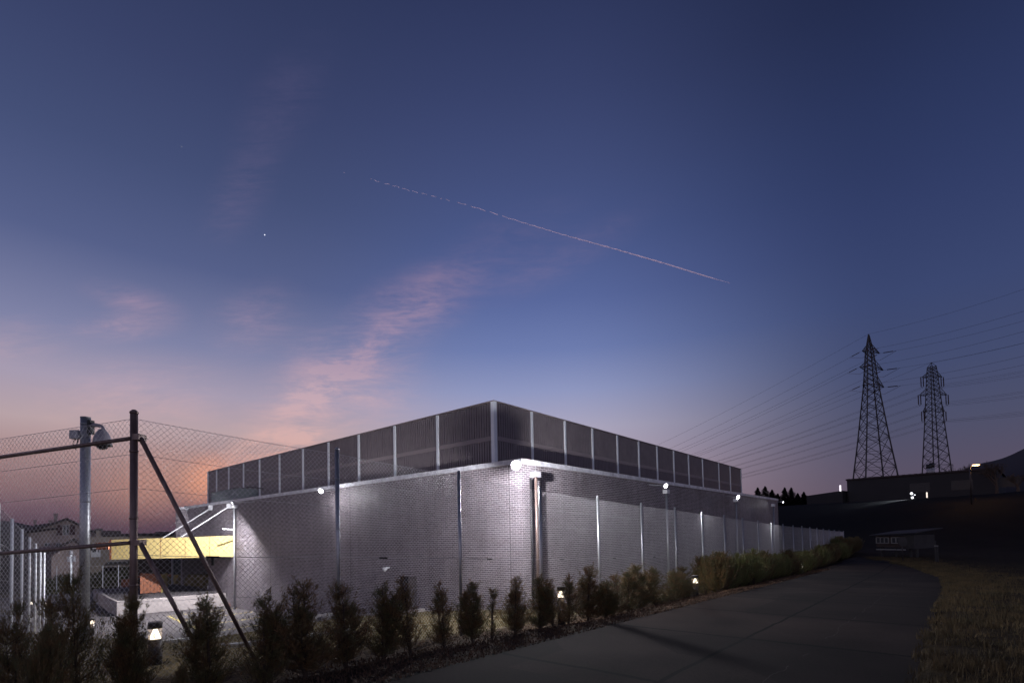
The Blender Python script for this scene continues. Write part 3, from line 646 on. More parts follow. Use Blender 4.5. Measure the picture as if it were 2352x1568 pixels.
s = MB(); s.prism([(B_.x + .02, B_.y + .12), (A_.x - .02, A_.y + .12), (A_.x + 1.8 - 3.9, A_.y + 7), (B_.x - 2.2, B_.y + 7)], CZ - .10, CZ + .06); lc(s, 'roof_slab', M['roof'])
C_ = at(221, 1250, 36.2); D_ = at(250, 1250, 36.2)
s = MB()
for i in range(2):
    x0 = C_.x + (D_.x - C_.x) * i / 2; x1 = C_.x + (D_.x - C_.x) * (i + 1) / 2; s.box(x0, x1 - .03, C_.y, C_.y + .1, CZ - .52, CZ - .02)
lc(s, 'side_panel', M['rust'])
# rods
for (x, y, Y), (x2, y2) in (((485, 1166, 36.0), (368, 1230)), ((527, 1162, 33.9), (408, 1230))):
    a = at(x, y, Y); b = at(x2, y2, Y - 1.0 if x < 500 else 33.9); b.z = CZ + .1
    s = MB(); s.tube([a, b], .045, 8); lc(s, 'tie_rod', M['white'])
    s = MB(); s.box(a.x - .14, a.x + .16, a.y - .1, a.y + .35, a.z - .16, a.z + .18); lc(s, 'anchor_plate', M['white'])

# brown enclosure on the platform etc.
en = thing('panel_enclosure', 'rust brown panelled enclosure with a yellow end on the loading platform', 'enclosure', at(346, 1360, 34.9), rz=0)
p0, p1 = at(322, 1362, 34.5), at(369.5, 1359, 35.3); base = en.location.copy()
for i in range(6):
    a = p0.lerp(p1, i / 6); b = p0.lerp(p1, (i + 1) / 6 - .012); s = MB(); h0 = 1.36 - .16 * i / 6; h1 = 1.36 - .16 * (i + 1) / 6; a -= base; b -= base
    s.add([(a.x, a.y, -.02), (b.x, b.y, -.02), (b.x, b.y + .1, -.02), (a.x, a.y + .1, -.02), (a.x, a.y, h0), (b.x, b.y, h1), (b.x, b.y + .1, h1), (a.x, a.y + .1, h0)],
          [(0, 3, 2, 1), (4, 5, 6, 7), (0, 1, 5, 4), (1, 2, 6, 5), (2, 3, 7, 6), (3, 0, 4, 7)]); s.build('side_panel', M['rust'], en)
a = p1 - base; b = at(382.5, 1357, 37.2) - base
s = MB(); s.add([(a.x + .02, a.y, -.05), (b.x, b.y, -.05), (b.x, b.y + .1, -.05), (a.x + .02, a.y + .1, -.05), (a.x + .02, a.y, 1.19), (b.x, b.y, 1.15), (b.x, b.y + .1, 1.15), (a.x + .02, a.y + .1, 1.19)],
                [(0, 3, 2, 1), (4, 5, 6, 7), (0, 1, 5, 4), (1, 2, 6, 5), (2, 3, 7, 6), (3, 0, 4, 7)]); s.build('end_panel', M['yellowwood'], en)
lo = at(292, 1365, 43); lo.z = CZ - 4.44
en2 = thing('panel_enclosure', 'lower rust brown panelled box standing on the yard left of the dark fence post', 'enclosure', lo, rz=0)
for i in range(3): s = MB(); s.box(-.42 + i * .28, -.42 + (i + 1) * .28 - .02, -.1, .0, 0, 1.32); s.build('side_panel', M['rust'], en2)
s = MB(); s.box(-.42, .42, .02, 1.4, 0, 1.25); s.build('core', M['dark'], en2)
# cone
cb = at(490, 1350.5, 37.0); cb.z = CZ - 3.55
co = thing('traffic_cone', 'orange and white striped traffic cone on the platform by the brick wall', 'traffic cone', cb)
MB().box(-.17, .17, -.17, .17, 0, .04).build('base', M['orange'], co)
prof = lambda a, b: [(.125 - .1 * a / .5, .04 + a), (.125 - .1 * b / .5, .04 + b)]
s = MB(); [s.lathe(prof(a, b)) for a, b in ((0, .12), (.2, .3), (.38, .5))]; s.build('body', M['orange'], co, smooth=True)
s = MB(); [s.lathe(prof(a, b)) for a, b in ((.12, .2), (.3, .38))]; s.build('stripe', M['white'], co, smooth=True)
cb = at(480, 1350.5, 37.1); cb.z = CZ - 3.55
bu = thing('bucket', 'white bucket beside the orange cone on the platform', 'bucket', cb)
MB().lathe([(.1, 0), (.135, .26), (.125, .26), (.1, .03)]).build('pail', M['white'], bu, smooth=True)
MB().tube([(-.13, 0, .25), (-.1, 0, .12), (.1, 0, .12), (.13, 0, .25)], .006, 5).build('handle', M['galv'], bu)
for dx, lbn in ((-.13, 'left of two dark stakes with a white tip behind the bucket'), (.13, 'right of two dark stakes with a white tip behind the bucket')):
    st = thing('marker_stake', lbn, 'stake', cb + Vector((dx, .25, 0)), group='marker stakes behind the bucket')
    MB().tube([(0, 0, 0), (0, 0, .38)], .025, 8).build('shaft', M['dark'], st); MB().tube([(0, 0, .38), (0, 0, .56)], .026, 8).build('tip', M['white'], st)
cb = at(533.5, 1389, 34.2); cb.z = CZ - 4.43
s = MB(); s.box(-.2, .2, -.15, .15, 0, .2); s.box(-.17, .17, -.12, .12, .2, .23)
o = s.build('wooden_box', M['terracotta'], bevel=.01); o.location = cb; o.rotation_euler.z = SITE; tag(o, 'small terracotta brown box at the foot of the wall by the platform corner', 'box')

# ------------------------------------------------------------------ masts and floodlights
def mast(u, v, top, label, double=False):
    g = gz(u, v); t = thing('detector_mast', label, 'mast', W(u, v, g), group='masts with detector boxes along the brick wall')
    h = top - g
    MB().tube([(0, 0, 0), (0, 0, h - .18)], .055, 10).build('pole', M['galv'] if not double else M['brownpost'], t, smooth=True)
    MB().box(-.16, .16, -.12, .12, h - .2, h).build('detector_box', M['white'] if not double else M['grey'], t, bevel=.012)
    MB().lathe([(.09, 0), (.09, .02), (.06, .03)]).build('base_plate', M['galv'], t)
    MB().tube([(0, 0, h), (0, 0, h + .28)], .008, 5).build('aerial', M['galv'], t)
    if double: MB().tube([(-.03, .2, 0), (-.03, .2, h - .2)], .045, 8).build('conduit', M['dark'], t, smooth=True)
    return t
mast(13.99, 10.71, 2.13, 'nearest mast with a twin pole just right of the building corner', True)
mast(24.48, 10.54, 2.05, 'second mast from the corner, lamp glowing above its box')
mast(35.62, 10.52, 2.02, 'third mast along the short wall under a lit floodlight')
mast(44.89, 10.40, 1.96, 'furthest mast near the right end of the brick wall')
mt = mast(13.45, 34.67, 2.22, 'white lit mast on the yard in front of the yellow canopy end')
MB().tube([(-.05, 0, 5.1), (-.65, .1, 5.15)], .03, 8).build('side_arm', M['white'], mt)
def flood(u, v, z, label, aim, power, r, big=False, kind='AREA', col=(.95, .94, 1), arm=None, lmat=None, cone=None, spread=None, off=.06):
    t = thing('flood_light', label, 'floodlight', W(u, v, z), group='floodlights under the roof edge')
    a = Vector(aim).normalized(); q = a.to_track_quat('Z', 'Y')
    qe = q.to_euler()
    s = MB(); s.lathe([(r * .6, -.10), (r * 1.2, -.06), (r * 1.45, .0), (r * 1.40, .004)], n=24)
    for f in range(4): s.box(-r * .7 + f * r * .44, -r * .7 + f * r * .44 + .012, -r * .8, r * .8, -.15, -.08)
    o = s.build('housing', M['grey'], t); o.rotation_euler = qe
    s = MB(); s.lathe([(r * 1.36, .006), (r * 1.02, .012)], n=24); o = s.build('reflector', BLOOMR if big else M['white'], t, smooth=True); o.rotation_euler = qe  # on the big lamp this ring glows by itself in place of bloom
    s = MB(); s.lathe([(r * 1.0, .014), (r * .8, .035), (r * .3, .045)], n=24); o = s.build('lens', lmat or (LAMPW if big else LAMPS), t, smooth=True); o.rotation_euler = qe
    if arm: MB().tube([(0, 0, 0), arm], .022, 6).build('bracket', M['galv'], t)
    if power: lamp(t, kind, a * off, aim, power, col, size=.07 if big else max(.12, r * 1.6), cone=cone, blend=.9, spread=spread)
    return t
# local axes: x = along the road, y = towards the wall side
FL = 1.0
def fat(x, y, Y):
    p = at(x, y, Y); p.z -= CZ; return p.dot(DU), p.dot(DV), p.z
def arm_to(c, u=None, v=None): return ((U0 - c[0]) if u else 0, (V0 - c[1]) if v else 0, .12)
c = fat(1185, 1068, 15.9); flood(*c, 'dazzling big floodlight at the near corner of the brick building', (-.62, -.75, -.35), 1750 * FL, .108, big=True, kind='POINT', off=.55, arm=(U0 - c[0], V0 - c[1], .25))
c = fat(1529, 1115, 25.0); flood(*c, 'small lit floodlight above the second mast on the short wall', (-.5, -1, -.45), 110 * FL, .11, spread=R(130), arm=arm_to(c, v=1))
c = fat(1695, 1141, 34.0); flood(*c, 'small lit floodlight above the third mast on the short wall', (-.5, -1, -.45), 130 * FL, .13, spread=R(130), arm=arm_to(c, v=1))
flood(48.43, 10.45, 2.24, 'faint floodlight at the far right end of the wall', (-.5, -1, -.6), 12 * FL, .06, arm=(0, .5, .05))
c = fat(737, 1127, 24.6); flood(*c, 'glowing floodlight in the middle of the long wall under the coping', (-.9, -.5, -.5), 130 * FL, .10, kind='POINT', off=.35, arm=arm_to(c, u=1))
c = fat(427, 1167, 37.0); flood(*c, 'floodlight on the long wall furthest left under the coping', (-.75, .75, -.3), 1300 * FL, .14, off=.25, spread=R(140), arm=arm_to(c, u=1))
c = fat(534, 1154, 30.5); flood(*c, 'floodlight on a long bracket close to the white mast', (-.66, .34, -.55), 2100 * FL, .09, off=.12, arm=arm_to(c, u=1))

# small camera over the service door
cw = thing('wall_camera', 'small white dome camera on the long wall left of the service door', 'camera', W(13.6, 18.9, -1.45))
MB().lathe([(.03, .1), (.1, .08), (.11, .0), (.07, -.07), (.02, -.1)]).build('dome', M['white'], cw, smooth=True); MB().box(0, .22, -.05, .05, .03, .1).build('bracket', M['white'], cw)

# ------------------------------------------------------------------ perimeter fence
def chainlink(name, a, b, H, parent, org, pitch=.085, rad=.0021, m=None):
    """woven wire panel between feet a and b (world), height H"""
    a = np.array(a); b = np.array(b); d = b - a; Lh = math.hypot(d[0], d[1]); p = pitch / 2; n = int(Lh / p); p = Lh / n
    rows = int(H / (pitch * .53)); dz = H / rows; e = d / Lh
    nrm = np.array([-e[1], e[0], 0.])
    jj = np.arange(rows + 1); allv = []; 
    xs = np.stack([i * p + (((jj + i) % 2)) * p for i in range(n)])        # neighbours hook where they meet
    dep = np.stack([((((jj + i) % 2) * 2 - 1)) * rad * .9 for i in range(n)])
    base = a[None, None, :] + xs[..., None] * e[None, None, :]
    base[..., 2] += jj[None, :] * dz
    base += dep[..., None] * nrm
    offs = [e * rad * math.cos(t) * 1.2 + nrm * rad * math.sin(t) for t in (math.pi / 2, math.pi * 7 / 6, math.pi * 11 / 6)]
    V = np.stack([base + o for o in offs], 2)                               # n, rows+1, 3, 3
    idx = np.arange(n * (rows + 1) * 3).reshape(n, rows + 1, 3)
    F = []
    for k in range(3):
        k2 = (k + 1) % 3
        F.append(np.stack([idx[:, :-1, k], idx[:, :-1, k2], idx[:, 1:, k2], idx[:, 1:, k]], -1).reshape(-1, 4))
    V = V.reshape(-1, 3) - np.array(org)
    return fastmesh(name, V, np.concatenate(F), m or M['wire'], parent)
P_ = []                                                                     # post feet along the road
for i in range(0, 22):
    u = 1.95 + 3.02 * i; P_.append((u, 8.3))
P_ += [(68.0, 8.9), (70.6, 10.3), (72.4, 12.6)]
feet = [W(u, v, fence_top(u) - 3.6) for u, v in P_]
org = feet[0]
fence = thing('perimeter_fence', 'tall chain-link security fence running along the road in front of the brick building', 'fence', org, rz=0)
for i, ft in enumerate(feet):
    u = P_[i][0]; tp = Vector((ft.x, ft.y, fence_top(u) + CZ)) - org; b_ = ft - org
    rr = .046 if i == 0 else .038
    s = MB(); s.tube([b_ - Vector((0, 0, .2)), tp + Vector((0, 0, .04))], rr, 14)
    s.lathe([(rr * 1.15, tp.z + .03), (rr * 1.15, tp.z + .05), (rr * .5, tp.z + .08)], cx=tp.x, cy=tp.y, n=14)
    for h in (.4, 1.3, 2.2, 3.1): s.tube([b_ + Vector((0, 0, h)), b_ + Vector((0, 0, h + .03))], rr + .006, 14)
    s.build('post', M['brownpost'] if i == 0 else M['galv'], fence, smooth=True)
for i in range(len(feet) - 1):
    a, b = feet[i], feet[i + 1]; u = P_[i][0]
    k = 1 if u < 20 else (1.6 if u < 36 else 2.6)
    chainlink('mesh_panel', a + Vector((0, 0, .03)), b + Vector((0, 0, .03)), 3.53, fence, org, pitch=.077 * k, rad=.0023 * k)
for h in (.35, 1.10, 1.72, 2.62, 3.08, 3.56):
    s = MB()
    for a, b in zip(feet[:-1], feet[1:]):
        n = 6; pts = [a.lerp(b, t / n) - org + Vector((0, 0, h - .02 * math.sin(math.pi * t / n))) for t in range(n + 1)]
        s.tube(pts, .0032 if h != 1.72 else .0048, 4, cap=False)
    s.build('tension_wire', M['wire'], fence)
s = MB()                                     # wire tensioners on the middle wire
for k, (a, b) in enumerate(zip(feet[:6], feet[1:7])):
    p = a.lerp(b, .32) - org + Vector((0, 0, 1.70)); d = (b - a).normalized(); s.tube([p - d * .09, p + d * .09], .014, 6)
    if k == 0: s.box(p.x - .015, p.x + .02, p.y - .01, p.y + .01, p.z - .12, p.z)
s.build('tensioner', M['black'], fence)
dfe = (feet[1] - feet[0]).normalized()
for h, ln in ((3.30, 1.62), (1.88, .95)):
    a = Vector((0, 0, h)) + dfe * .06; hor = Vector((dfe.x, dfe.y, 0)).normalized(); b = hor * ln; b.z = dfe.z * ln - .05
    side = Vector((hor.y, -hor.x, 0)) * .06
    s = MB(); s.tube([a + side, b + side], .030, 12); s.build('strut', M['brownpost'], fence, smooth=True)
    s = MB(); s.box(a.x - .05, a.x + .06, a.y - .09, a.y + .06, a.z - .03, a.z + .05); s.build('strut_clamp', M['brownpost'], fence)
# left bay and the stretch running away on the left
lf = [org.copy()]
e1 = Vector((-.972, .236, 0)); c1 = org + e1 * 3.1; c1.z = org.z - .15
LP = [c1]
q0 = at(28, 1192, 14.7); q4 = at(93, 1260, 24.0)
dirq = (q4 - q0) / 4
for k in range(-2, 6):
    p = q0 + dirq * k; LP.append(Vector((p.x, p.y, p.z if k < 6 else (q0 + dirq * 6).z - .15 * (k - 6))))
fence2 = thing('perimeter_fence', 'chain-link fence with two pipe rails left of the dark corner post, descending the bank', 'fence', c1, rz=0)
def rel(p, h=0): return p - c1 + Vector((0, 0, h))
s = MB(); s.tube([rel(c1, -.2), rel(c1, 3.65)], .046, 12); s.build('post', M['brownpost'], fence2, smooth=True)
for h in (3.28, 1.885):
    s = MB(); s.tube([rel(org, h) + Vector((-.02, -.05, 0)), rel(c1, h) + Vector((.02, -.05, 0))], .027, 12); s.build('rail', M['brownpost'], fence2, smooth=True)
chainlink('mesh_panel', tuple(c1 + Vector((0, 0, .03))), tuple(org + Vector((0, 0, .03))), 3.53, fence2, c1, pitch=.077, rad=.0023)
for h in (.35, 1.10, 2.62, 3.08, 3.56):
    s = MB(); s.tube([rel(c1, h), rel(org, h)], .0032, 4, cap=False); s.build('tension_wire', M['wire'], fence2)
for i, p in enumerate(LP[1:]):
    H = 3.55
    s = MB(); s.tube([rel(p, -H - .3), rel(p, .02)], .038, 12); s.build('post', M['galvpost'], fence2, smooth=True)
M['wire_dull'] = mat('dull_fence_wire', (.18, .17, .18), .5, .5)
prev = c1 + Vector((0, 0, 3.6))
for i, p in enumerate(LP[1:]):
    a = prev - Vector((0, 0, 3.55)); b = p - Vector((0, 0, 3.55)); k = 1 if i < 4 else 2
    chainlink('mesh_panel', tuple(a), tuple(b), 3.53, fence2, c1, pitch=.17 * k, rad=.0017 * k, m=M['wire_dull']); prev = p
s = MB()
tops = [c1 + Vector((0, 0, 3.6))] + LP[1:]
for h in (-.02, -.9, -1.8):
    for a, b in zip(tops[:-1], tops[1:]): s.tube([rel(a, h), rel(b, h)], .0032, 4, cap=False)
s.build('tension_wire', M['wire'], fence2)
# far side fence posts of the yard with a camera pole
far_f = thing('yard_fence', 'thin wire fence at the far end of the yard in front of the shrubs', 'fence', at(272, 1347, 49), rz=0)
ff = [at(x, y, Y) for x, y, Y in ((130, 1354, 45), (165, 1351, 46.5), (200, 1350, 47.5), (236, 1348.5, 48.3), (272, 1347, 49), (310, 1345, 50), (348, 1343, 51))]
for p in ff: s = MB(); s.tube([p - far_f.location, p - far_f.location + Vector((0, 0, 2.1))], .03, 8); s.build('post', M['galvpost'], far_f)
for h in (.1, 1.0, 2.0):
    s = MB()
    for a, b in zip(ff[:-1], ff[1:]): s.tube([a - far_f.location + Vector((0, 0, h)), b - far_f.location + Vector((0, 0, h))], .006, 4)
    s.build('tension_wire', M['wire'], far_f)
pb = at(163, 1351, 44.0)
pc = thing('camera_pole', 'slim pole with a cluster of cameras at the far left of the yard', 'camera pole', pb, rz=0)
MB().tube([(0, 0, 0), (0, 0, 3.1)], .07, 10).build('pole', M['galvpost'], pc, smooth=True)
MB().box(-.28, -.1, -.1, .1, 2.3, 2.75).build('camera', M['grey'], pc, bevel=.02); MB().box(.12, .34, -.1, .1, 2.3, 2.8).build('camera', M['grey'], pc, bevel=.02)
MB().lathe([(.12, 2.9), (.13, 3.1), (.08, 3.3)]).build('cap', M['grey'], pc, smooth=True); MB().tube([(-.25, 0, 2.55), (.3, 0, 2.55)], .03, 6).build('cross_arm', M['galvpost'], pc)

# near camera pole (left)
pt = at(196.6, 959, 10.2); gb_ = gz(*UV(pt)) + CZ; H = pt.z - gb_
pole = thing('camera_pole', 'thick steel pole with a hanging dome camera just behind the near fence', 'camera pole', (pt.x, pt.y, gb_), rz=0)
MB().tube([(0, 0, -.1), (0, 0, H)], .085, 28).build('pole', M['galv'], pole, smooth=True)
MB().lathe([(.087, H - .01), (.087, H + .012), (.05, H + .02)], n=28).build('cap', M['grey'], pole, smooth=True)
def rp_(x, y, dy=0): q = at(x, y, 10.2); return Vector((q.x - pt.x, dy, q.z - gb_))
a = rp_(207, 965); b = rp_(212, 997)
MB().box(a.x - .012, b.x, -.06, .06, b.z, a.z).build('mounting_plate', M['black'], pole, bevel=.006)
s = MB(); pts = [rp_(210, 976), rp_(222, 976), rp_(234, 979), rp_(238, 985), rp_(238, 990)]; s.tube(pts, [.05, .038, .033, .03, .03], 12); s.build('arm', M['camgrey'], pole, smooth=True)
c = rp_(235, 990); k = 10.2 / F_
dome = MB(); pr = [(.4, 984), (6, 986), (12, 994), (16, 1004), (18, 1014), (18.2, 1021)]
cz_ = lambda y: rp_(235, y).z
dome.lathe([(r * k, cz_(y)) for r, y in pr], cx=c.x, cy=0, n=28); dm = dome.build('dome_shell', M['camgrey'], pole, smooth=True)
s = MB(); s.lathe([(19.5 * k, cz_(1021)), (19.5 * k, cz_(1023.5))], cx=c.x, n=28); s.build('rim', M['black'], pole, smooth=True)
s = MB(); s.lathe([(11.5 * k, cz_(1023)), (11 * k, cz_(1027)), (7.5 * k, cz_(1031)), (2 * k, cz_(1032.5))], cx=c.x, n=24); s.build('dome_glass', M['glassdark'], pole, smooth=True)
a = rp_(171, 990); b = rp_(193, 1009)
MB().box(a.x, b.x - .02, -.13, -.02, b.z, a.z).build('junction_box', M['grey'], pole, bevel=.01)
s = MB(); s.tube([rp_(184, 1009, -.08), rp_(178, 1014, -.09), rp_(175, 1020, -.08), rp_(181, 1026, -.09), rp_(186, 1020, -.09), rp_(188, 1011, -.08)], .008, 6); s.tube([rp_(186, 1009, -.07), rp_(187, 1018, -.1), rp_(183, 1034, -.09)], .009, 6); s.build('cable_loop', M['black'], pole)
s = MB()
for y in (972, 1000, 1150): s.tube([rp_(196.6, y), rp_(196.6, y + 3)], .0875, 28)
s.build('pole_band', M['galv'], pole, smooth=True)

# ------------------------------------------------------------------ bollard lights
def bollard(u, v, h, label, power=12, r=.1, lit=LAMPB, z=None):
    g = gz(u, v) if z is None else z
    t = thing('bollard_light', label, 'bollard light', W(u, v, g), group='bollard lights along the fence and yard')
    MB().lathe([(r, -.05), (r, h - .27)], n=24).build('body', M['bollard'], t, smooth=True)
    MB().lathe([(r, h - .10), (r, h - .012), (r * .96, h)], n=24).build('cap', M['bollard'], t, smooth=True)
    MB().lathe([(r * .97, h - .27), (r * .97, h - .10)], n=24).build('glass', M['acrylic'], t, smooth=True)
    MB().lathe([(r * .82, h - .262), (r * .25, h - .108)], n=24).build('reflector', lit, t, smooth=True)
    if power: lamp(t, 'POINT', (0, 0, h - .13), None, power, (1, .76, .52), size=.05)
    return t
_bu = uv_at(357, 9.55)
def _B(x, y, v, top=.13):
    u = uv_at(x, v); return (u, v, at(x, y, W(u, v, 0).y).z - CZ - gz(u, v) + top)
BL = [_B(357, 1427, 9.55, 0) + ('large lit bollard light behind the fence at lower left, glass cylinder with a glowing cone', 14, .095),
      _B(1285, 1358, 7.5) + ('bright bollard light glowing through the conifers near the building corner', 45, .10),
      _B(1593, 1329, 6.9) + ('lit bollard light shining in the gap before the closed hedge, second along the road', 55, .11),
      _B(1838, 1296, 6.3) + ('dim distant bollard light low in the hedge, third along the road', 14, .09),
      _B(1893, 1275, 7.3) + ('furthest bollard light at the far end of the hedge', 40, .12)]
for u, v, h, lb_, pw, r in BL: bollard(u, v, h, lb_, pw, r)
for x, y, lb_ in ((106, 1383, 'lit bollard light in the yard just right of the left fence posts'), (211.5, 1425, 'lit bollard light on the yard seen through the near conifer'), (94.7, 1342, 'tiny lit bollard light at the far left corner of the yard'), (72, 1382, 'bollard light half hidden behind the left fence posts')):
    r = ray(x, y); t = -3.75 / r.z; p = r * t; u, v = UV(p); bollard(u, v, .82, lb_, 60 if x != 72 else 0, .09, z=-4.44 if v > 24 else gz(u, v))

# ------------------------------------------------------------------ conifers along the fence
def conifer_mesh(seed, H, Rw, nb, needles, m, neck=.5, lean=.05, fl=.05, stems=3):
    nb = int(nb * 2.3); rg = np.random.default_rng(seed); tr = MB(); n = 8; lead = []
    for j in range(stems):
        a = rg.uniform(0, 2 * math.pi); out = Rw * (0 if j == 0 else rg.uniform(.22, .48)); h = H * (.95 if j == 0 else rg.uniform(.62, .93))
        w = rg.normal(0, lean, (n, 2)).cumsum(0) * H / n
        P = np.array([(math.cos(a) * out * (1 - (1 - i / (n - 1)) ** 2) + w[i, 0] * i / n, math.sin(a) * out * (1 - (1 - i / (n - 1)) ** 2) + w[i, 1] * i / n, h * i / (n - 1)) for i in range(n)])
        lead.append(P); tr.tube([tuple(p) for p in P], [(.024 if j == 0 else .014) * H / 1.5 * (1 - i / (n - 1)) + .003 for i in range(n)], 6)
    Vs = []
    for b in range(nb):
        P = lead[int(rg.integers(0, stems))]; t = rg.uniform(.05, .99); f = t * (n - 1); i0 = min(n - 2, int(f)); c0 = P[i0] * (1 - f + i0) + P[i0 + 1] * (f - i0)
        tt = c0[2] / H
        env = Rw * (.36 + .74 * max(0, 1 - tt) ** 1.9) * (.8 + .2 * math.sin(11 * tt + seed * 2 + b % 3)) * (1 - .5 * max(0, (t - .8) / .2))
        a = rg.uniform(0, 2 * math.pi); ln = env * rg.uniform(.4, 1.25); rise = rg.uniform(.5, 1.5) * ln + .02 * H
        dirh = np.array([math.cos(a), math.sin(a), 0])
        p1 = c0 + dirh * ln * .62 + np.array([0, 0, rise * .25]); p2 = c0 + dirh * ln + np.array([0, 0, rise])
        tr.tube([tuple(c0), tuple(p1), tuple(p2)], [.005, .0035, .0015], 3, cap=False)
        k = max(5, int(needles * (.35 + ln / Rw))); ts = rg.uniform(.18, 1.06, k)
        pos = ((1 - ts) ** 2)[:, None] * c0 + (2 * ts * (1 - ts))[:, None] * p1 + (ts ** 2)[:, None] * p2
        pos += rg.normal(0, .016, (k, 3))
        tg = 2 * (1 - ts)[:, None] * (p1 - c0) + 2 * ts[:, None] * (p2 - p1); tg /= np.linalg.norm(tg, axis=1)[:, None]
        dr_ = tg + rg.normal(0, .5, (k, 3)) + np.array([0, 0, .1]); dr_ /= np.linalg.norm(dr_, axis=1)[:, None]
        sd = np.cross(dr_, rg.normal(0, 1, (k, 3))); sd /= np.linalg.norm(sd, axis=1)[:, None]
        l = rg.uniform(.5, 1.25, k)[:, None] * fl; w = l * .16
        for sg in (1, -1): Vs.append(np.stack([pos - sd * w * .3, pos + dr_ * l * .45 + sd * w * (1.5 * sg), pos + dr_ * l + sd * l * .42 * sg], 1))
        up_ = np.cross(dr_, sd); Vs.append(np.stack([pos - up_ * w * .6, pos + up_ * w * .6, pos + dr_ * l * 1.15], 1))
    V = np.concatenate(Vs).reshape(-1, 3); F = np.arange(len(V)).reshape(-1, 3)
    return tr, V, F
def conifer(seed, H, Rw, nb, needles, m, **k):
    needles = int(needles * 2.9)
    tr, V, F = conifer_mesh(seed, H, Rw, nb, needles, m, **k)
    t = thing('young_conifer', 'x', 'conifer', (0, 0, 0), rz=0)
    tr.build('trunk', M['bark'], t); fastmesh('foliage', V, F, m, t)
    return t
WX = 1.5
VAR = [conifer(11, 1.5, .42, 150, 15, M['needle'], stems=2), conifer(2, 1.5, .36, 120, 12, M['needle_b'], stems=3), conifer(3, 1.5, .40, 130, 13, M['needle'], stems=4),
       conifer(4, 1.5, .34, 85, 9, M['needle_b'], lean=.09, stems=2), conifer(5, 1.5, .22, 38, 7, M['needle'], lean=.08, stems=1), conifer(6, 1.35, .60, 150, 15, M['needle_g'], fl=.065, stems=5),
       conifer(7, 1.35, .60, 150, 14, M['needle'], fl=.065, stems=5), conifer(8, 1.5, .66, 75, 20, M['needle'], lean=.05, stems=2)]
for q in VAR: remember(q)
TR = [(38, 1392, 6.8, 7, 1.0, 'broad loose conifer at the very left edge, its tips below the left fence posts'), (100, 1440, 6.0, 6, .8, 'low dark conifer between the two big ones at lower left'), (185, 1328, 6.9, 7, 1.05, 'big feathery conifer in front of the thick camera pole'),
      (298, 1370, 6.9, 0, .78, 'dense dark conifer in front of the corner fence post'), (480, 1358, 7.0, 2, 1.0, 'dark columnar conifer right of the near bollard light'), (408, 1530, 6.2, 6, .5, 'low shrubby conifer at the bottom edge below the near bollard light'),
      (605, 1356, 6.38, 2, .8, 'narrow dark conifer by the foot of the long fence strut'), (700, 1333, 6.38, 1, 1.0, 'reddish brown conifer left of the second fence post'), (792, 1338, 6.38, 1, .95, 'bronze tipped conifer in front of the second fence post'),
      (878, 1338, 6.38, 2, .95, 'twin stemmed conifer left of the service door'), (940, 1322, 6.38, 3, .8, 'slender conifer in front of the service door'), (1018, 1333, 6.38, 3, .75, 'slim conifer right of the service door before the pale grass'),
      (1083, 1338, 6.38, 0, .7, 'dark conifer below the third fence post'), (1128, 1348, 6.38, 4, 1.0, 'thin sparse conifer left of the building corner'), (1180, 1324, 6.38, 1, .75, 'dark brown conifer right at the building corner'),
      (1237, 1318, 6.38, 2, .75, 'conifer in front of the twin pole mast'), (1268, 1330, 6.48, 3, .8, 'open conifer just left of the bright bollard light'), (1303, 1316, 6.38, 3, .8, 'spreading conifer hiding part of the bright bollard light'),
      (1348, 1298, 6.48, 1, .8, 'tallest pointed conifer right of the bright bollard light'), (1388, 1335, 6.28, 6, .7, 'low bushy conifer right of the tallest pointed one'), (1408, 1318, 6.48, 1, .85, 'brownish conifer beside the fence post right of the corner'),
      (1440, 1308, 6.48, 2, .9, 'dark conifer where the hedge begins to close'), (1468, 1298, 6.58, 0, .9, 'dense dark conifer under the sixth fence post'), (1505, 1300, 6.58, 2, 1.0, 'upright conifer left of the second mast foot'),
      (1540, 1306, 6.58, 2, 1.0, 'dark conifer in front of the second mast foot'), (1572, 1302, 6.58, 0, 1.0, 'dark conifer just left of the second bollard light')]
used = set()
def place(vi, loc, s, sz, rz, label, group):
    o = VAR[vi] if vi not in used else copy_tree(VAR[vi]); used.add(vi)
    o.location = loc; o.scale = (s, s, sz); o.rotation_euler = (rt_.uniform(-.06, .06), rt_.uniform(-.06, .06), rz); tag(o, label, 'conifer', group)
rt_ = random.Random(3)
for x, yt, v, vi, wd, lb_ in TR:
    r = ray(x, yt); t = v / r.dot(DV); p = r * t; u = p.dot(DU); g = gz(u, v)
    h = p.z - g; hh = 1.35 if vi in (5, 6) else 1.5
    sz = max(.3, h / hh * 1.02)
    place(vi, W(u, v, g), sz * wd * (.62 if x < 250 else (1.12 if x < 560 else (1.5 if x < 1000 else (1.75 if x < 1200 else 2.0)))), sz, rt_.uniform(0, 6), lb_, 'young conifers planted along the fence')
# the closed hedge further along
i = 0; u = 19.8
while u < 58:
    for row in (0, 1):
        v = (6.5 if row == 0 else 7.4) + rt_.uniform(-.25, .25); uu = u + rt_.uniform(-.2, .2) + row * .4
        ytop = interp(uu, [21, 26, 35, 45, 55], [1300, 1300, 1288, 1276, 1268]); 
        g = gz(uu, v)
        if any(abs(uu - q[0] + .25) < .75 and q[1] > v - .9 for q in BL[2:]): continue
        tz = 1.30 + rt_.uniform(-.16, .2)
        vi = 5 if (uu < 36 and rt_.random() < .75) else rt_.choice((5, 6, 6))
        place(vi, W(uu, v, g), tz / 1.35 * 1.0, tz / 1.35 * 1.05, rt_.uniform(0, 6),
              'bushy conifer grown into the closed hedge along the far part of the fence', 'conifers of the closed far hedge')
    u += .72

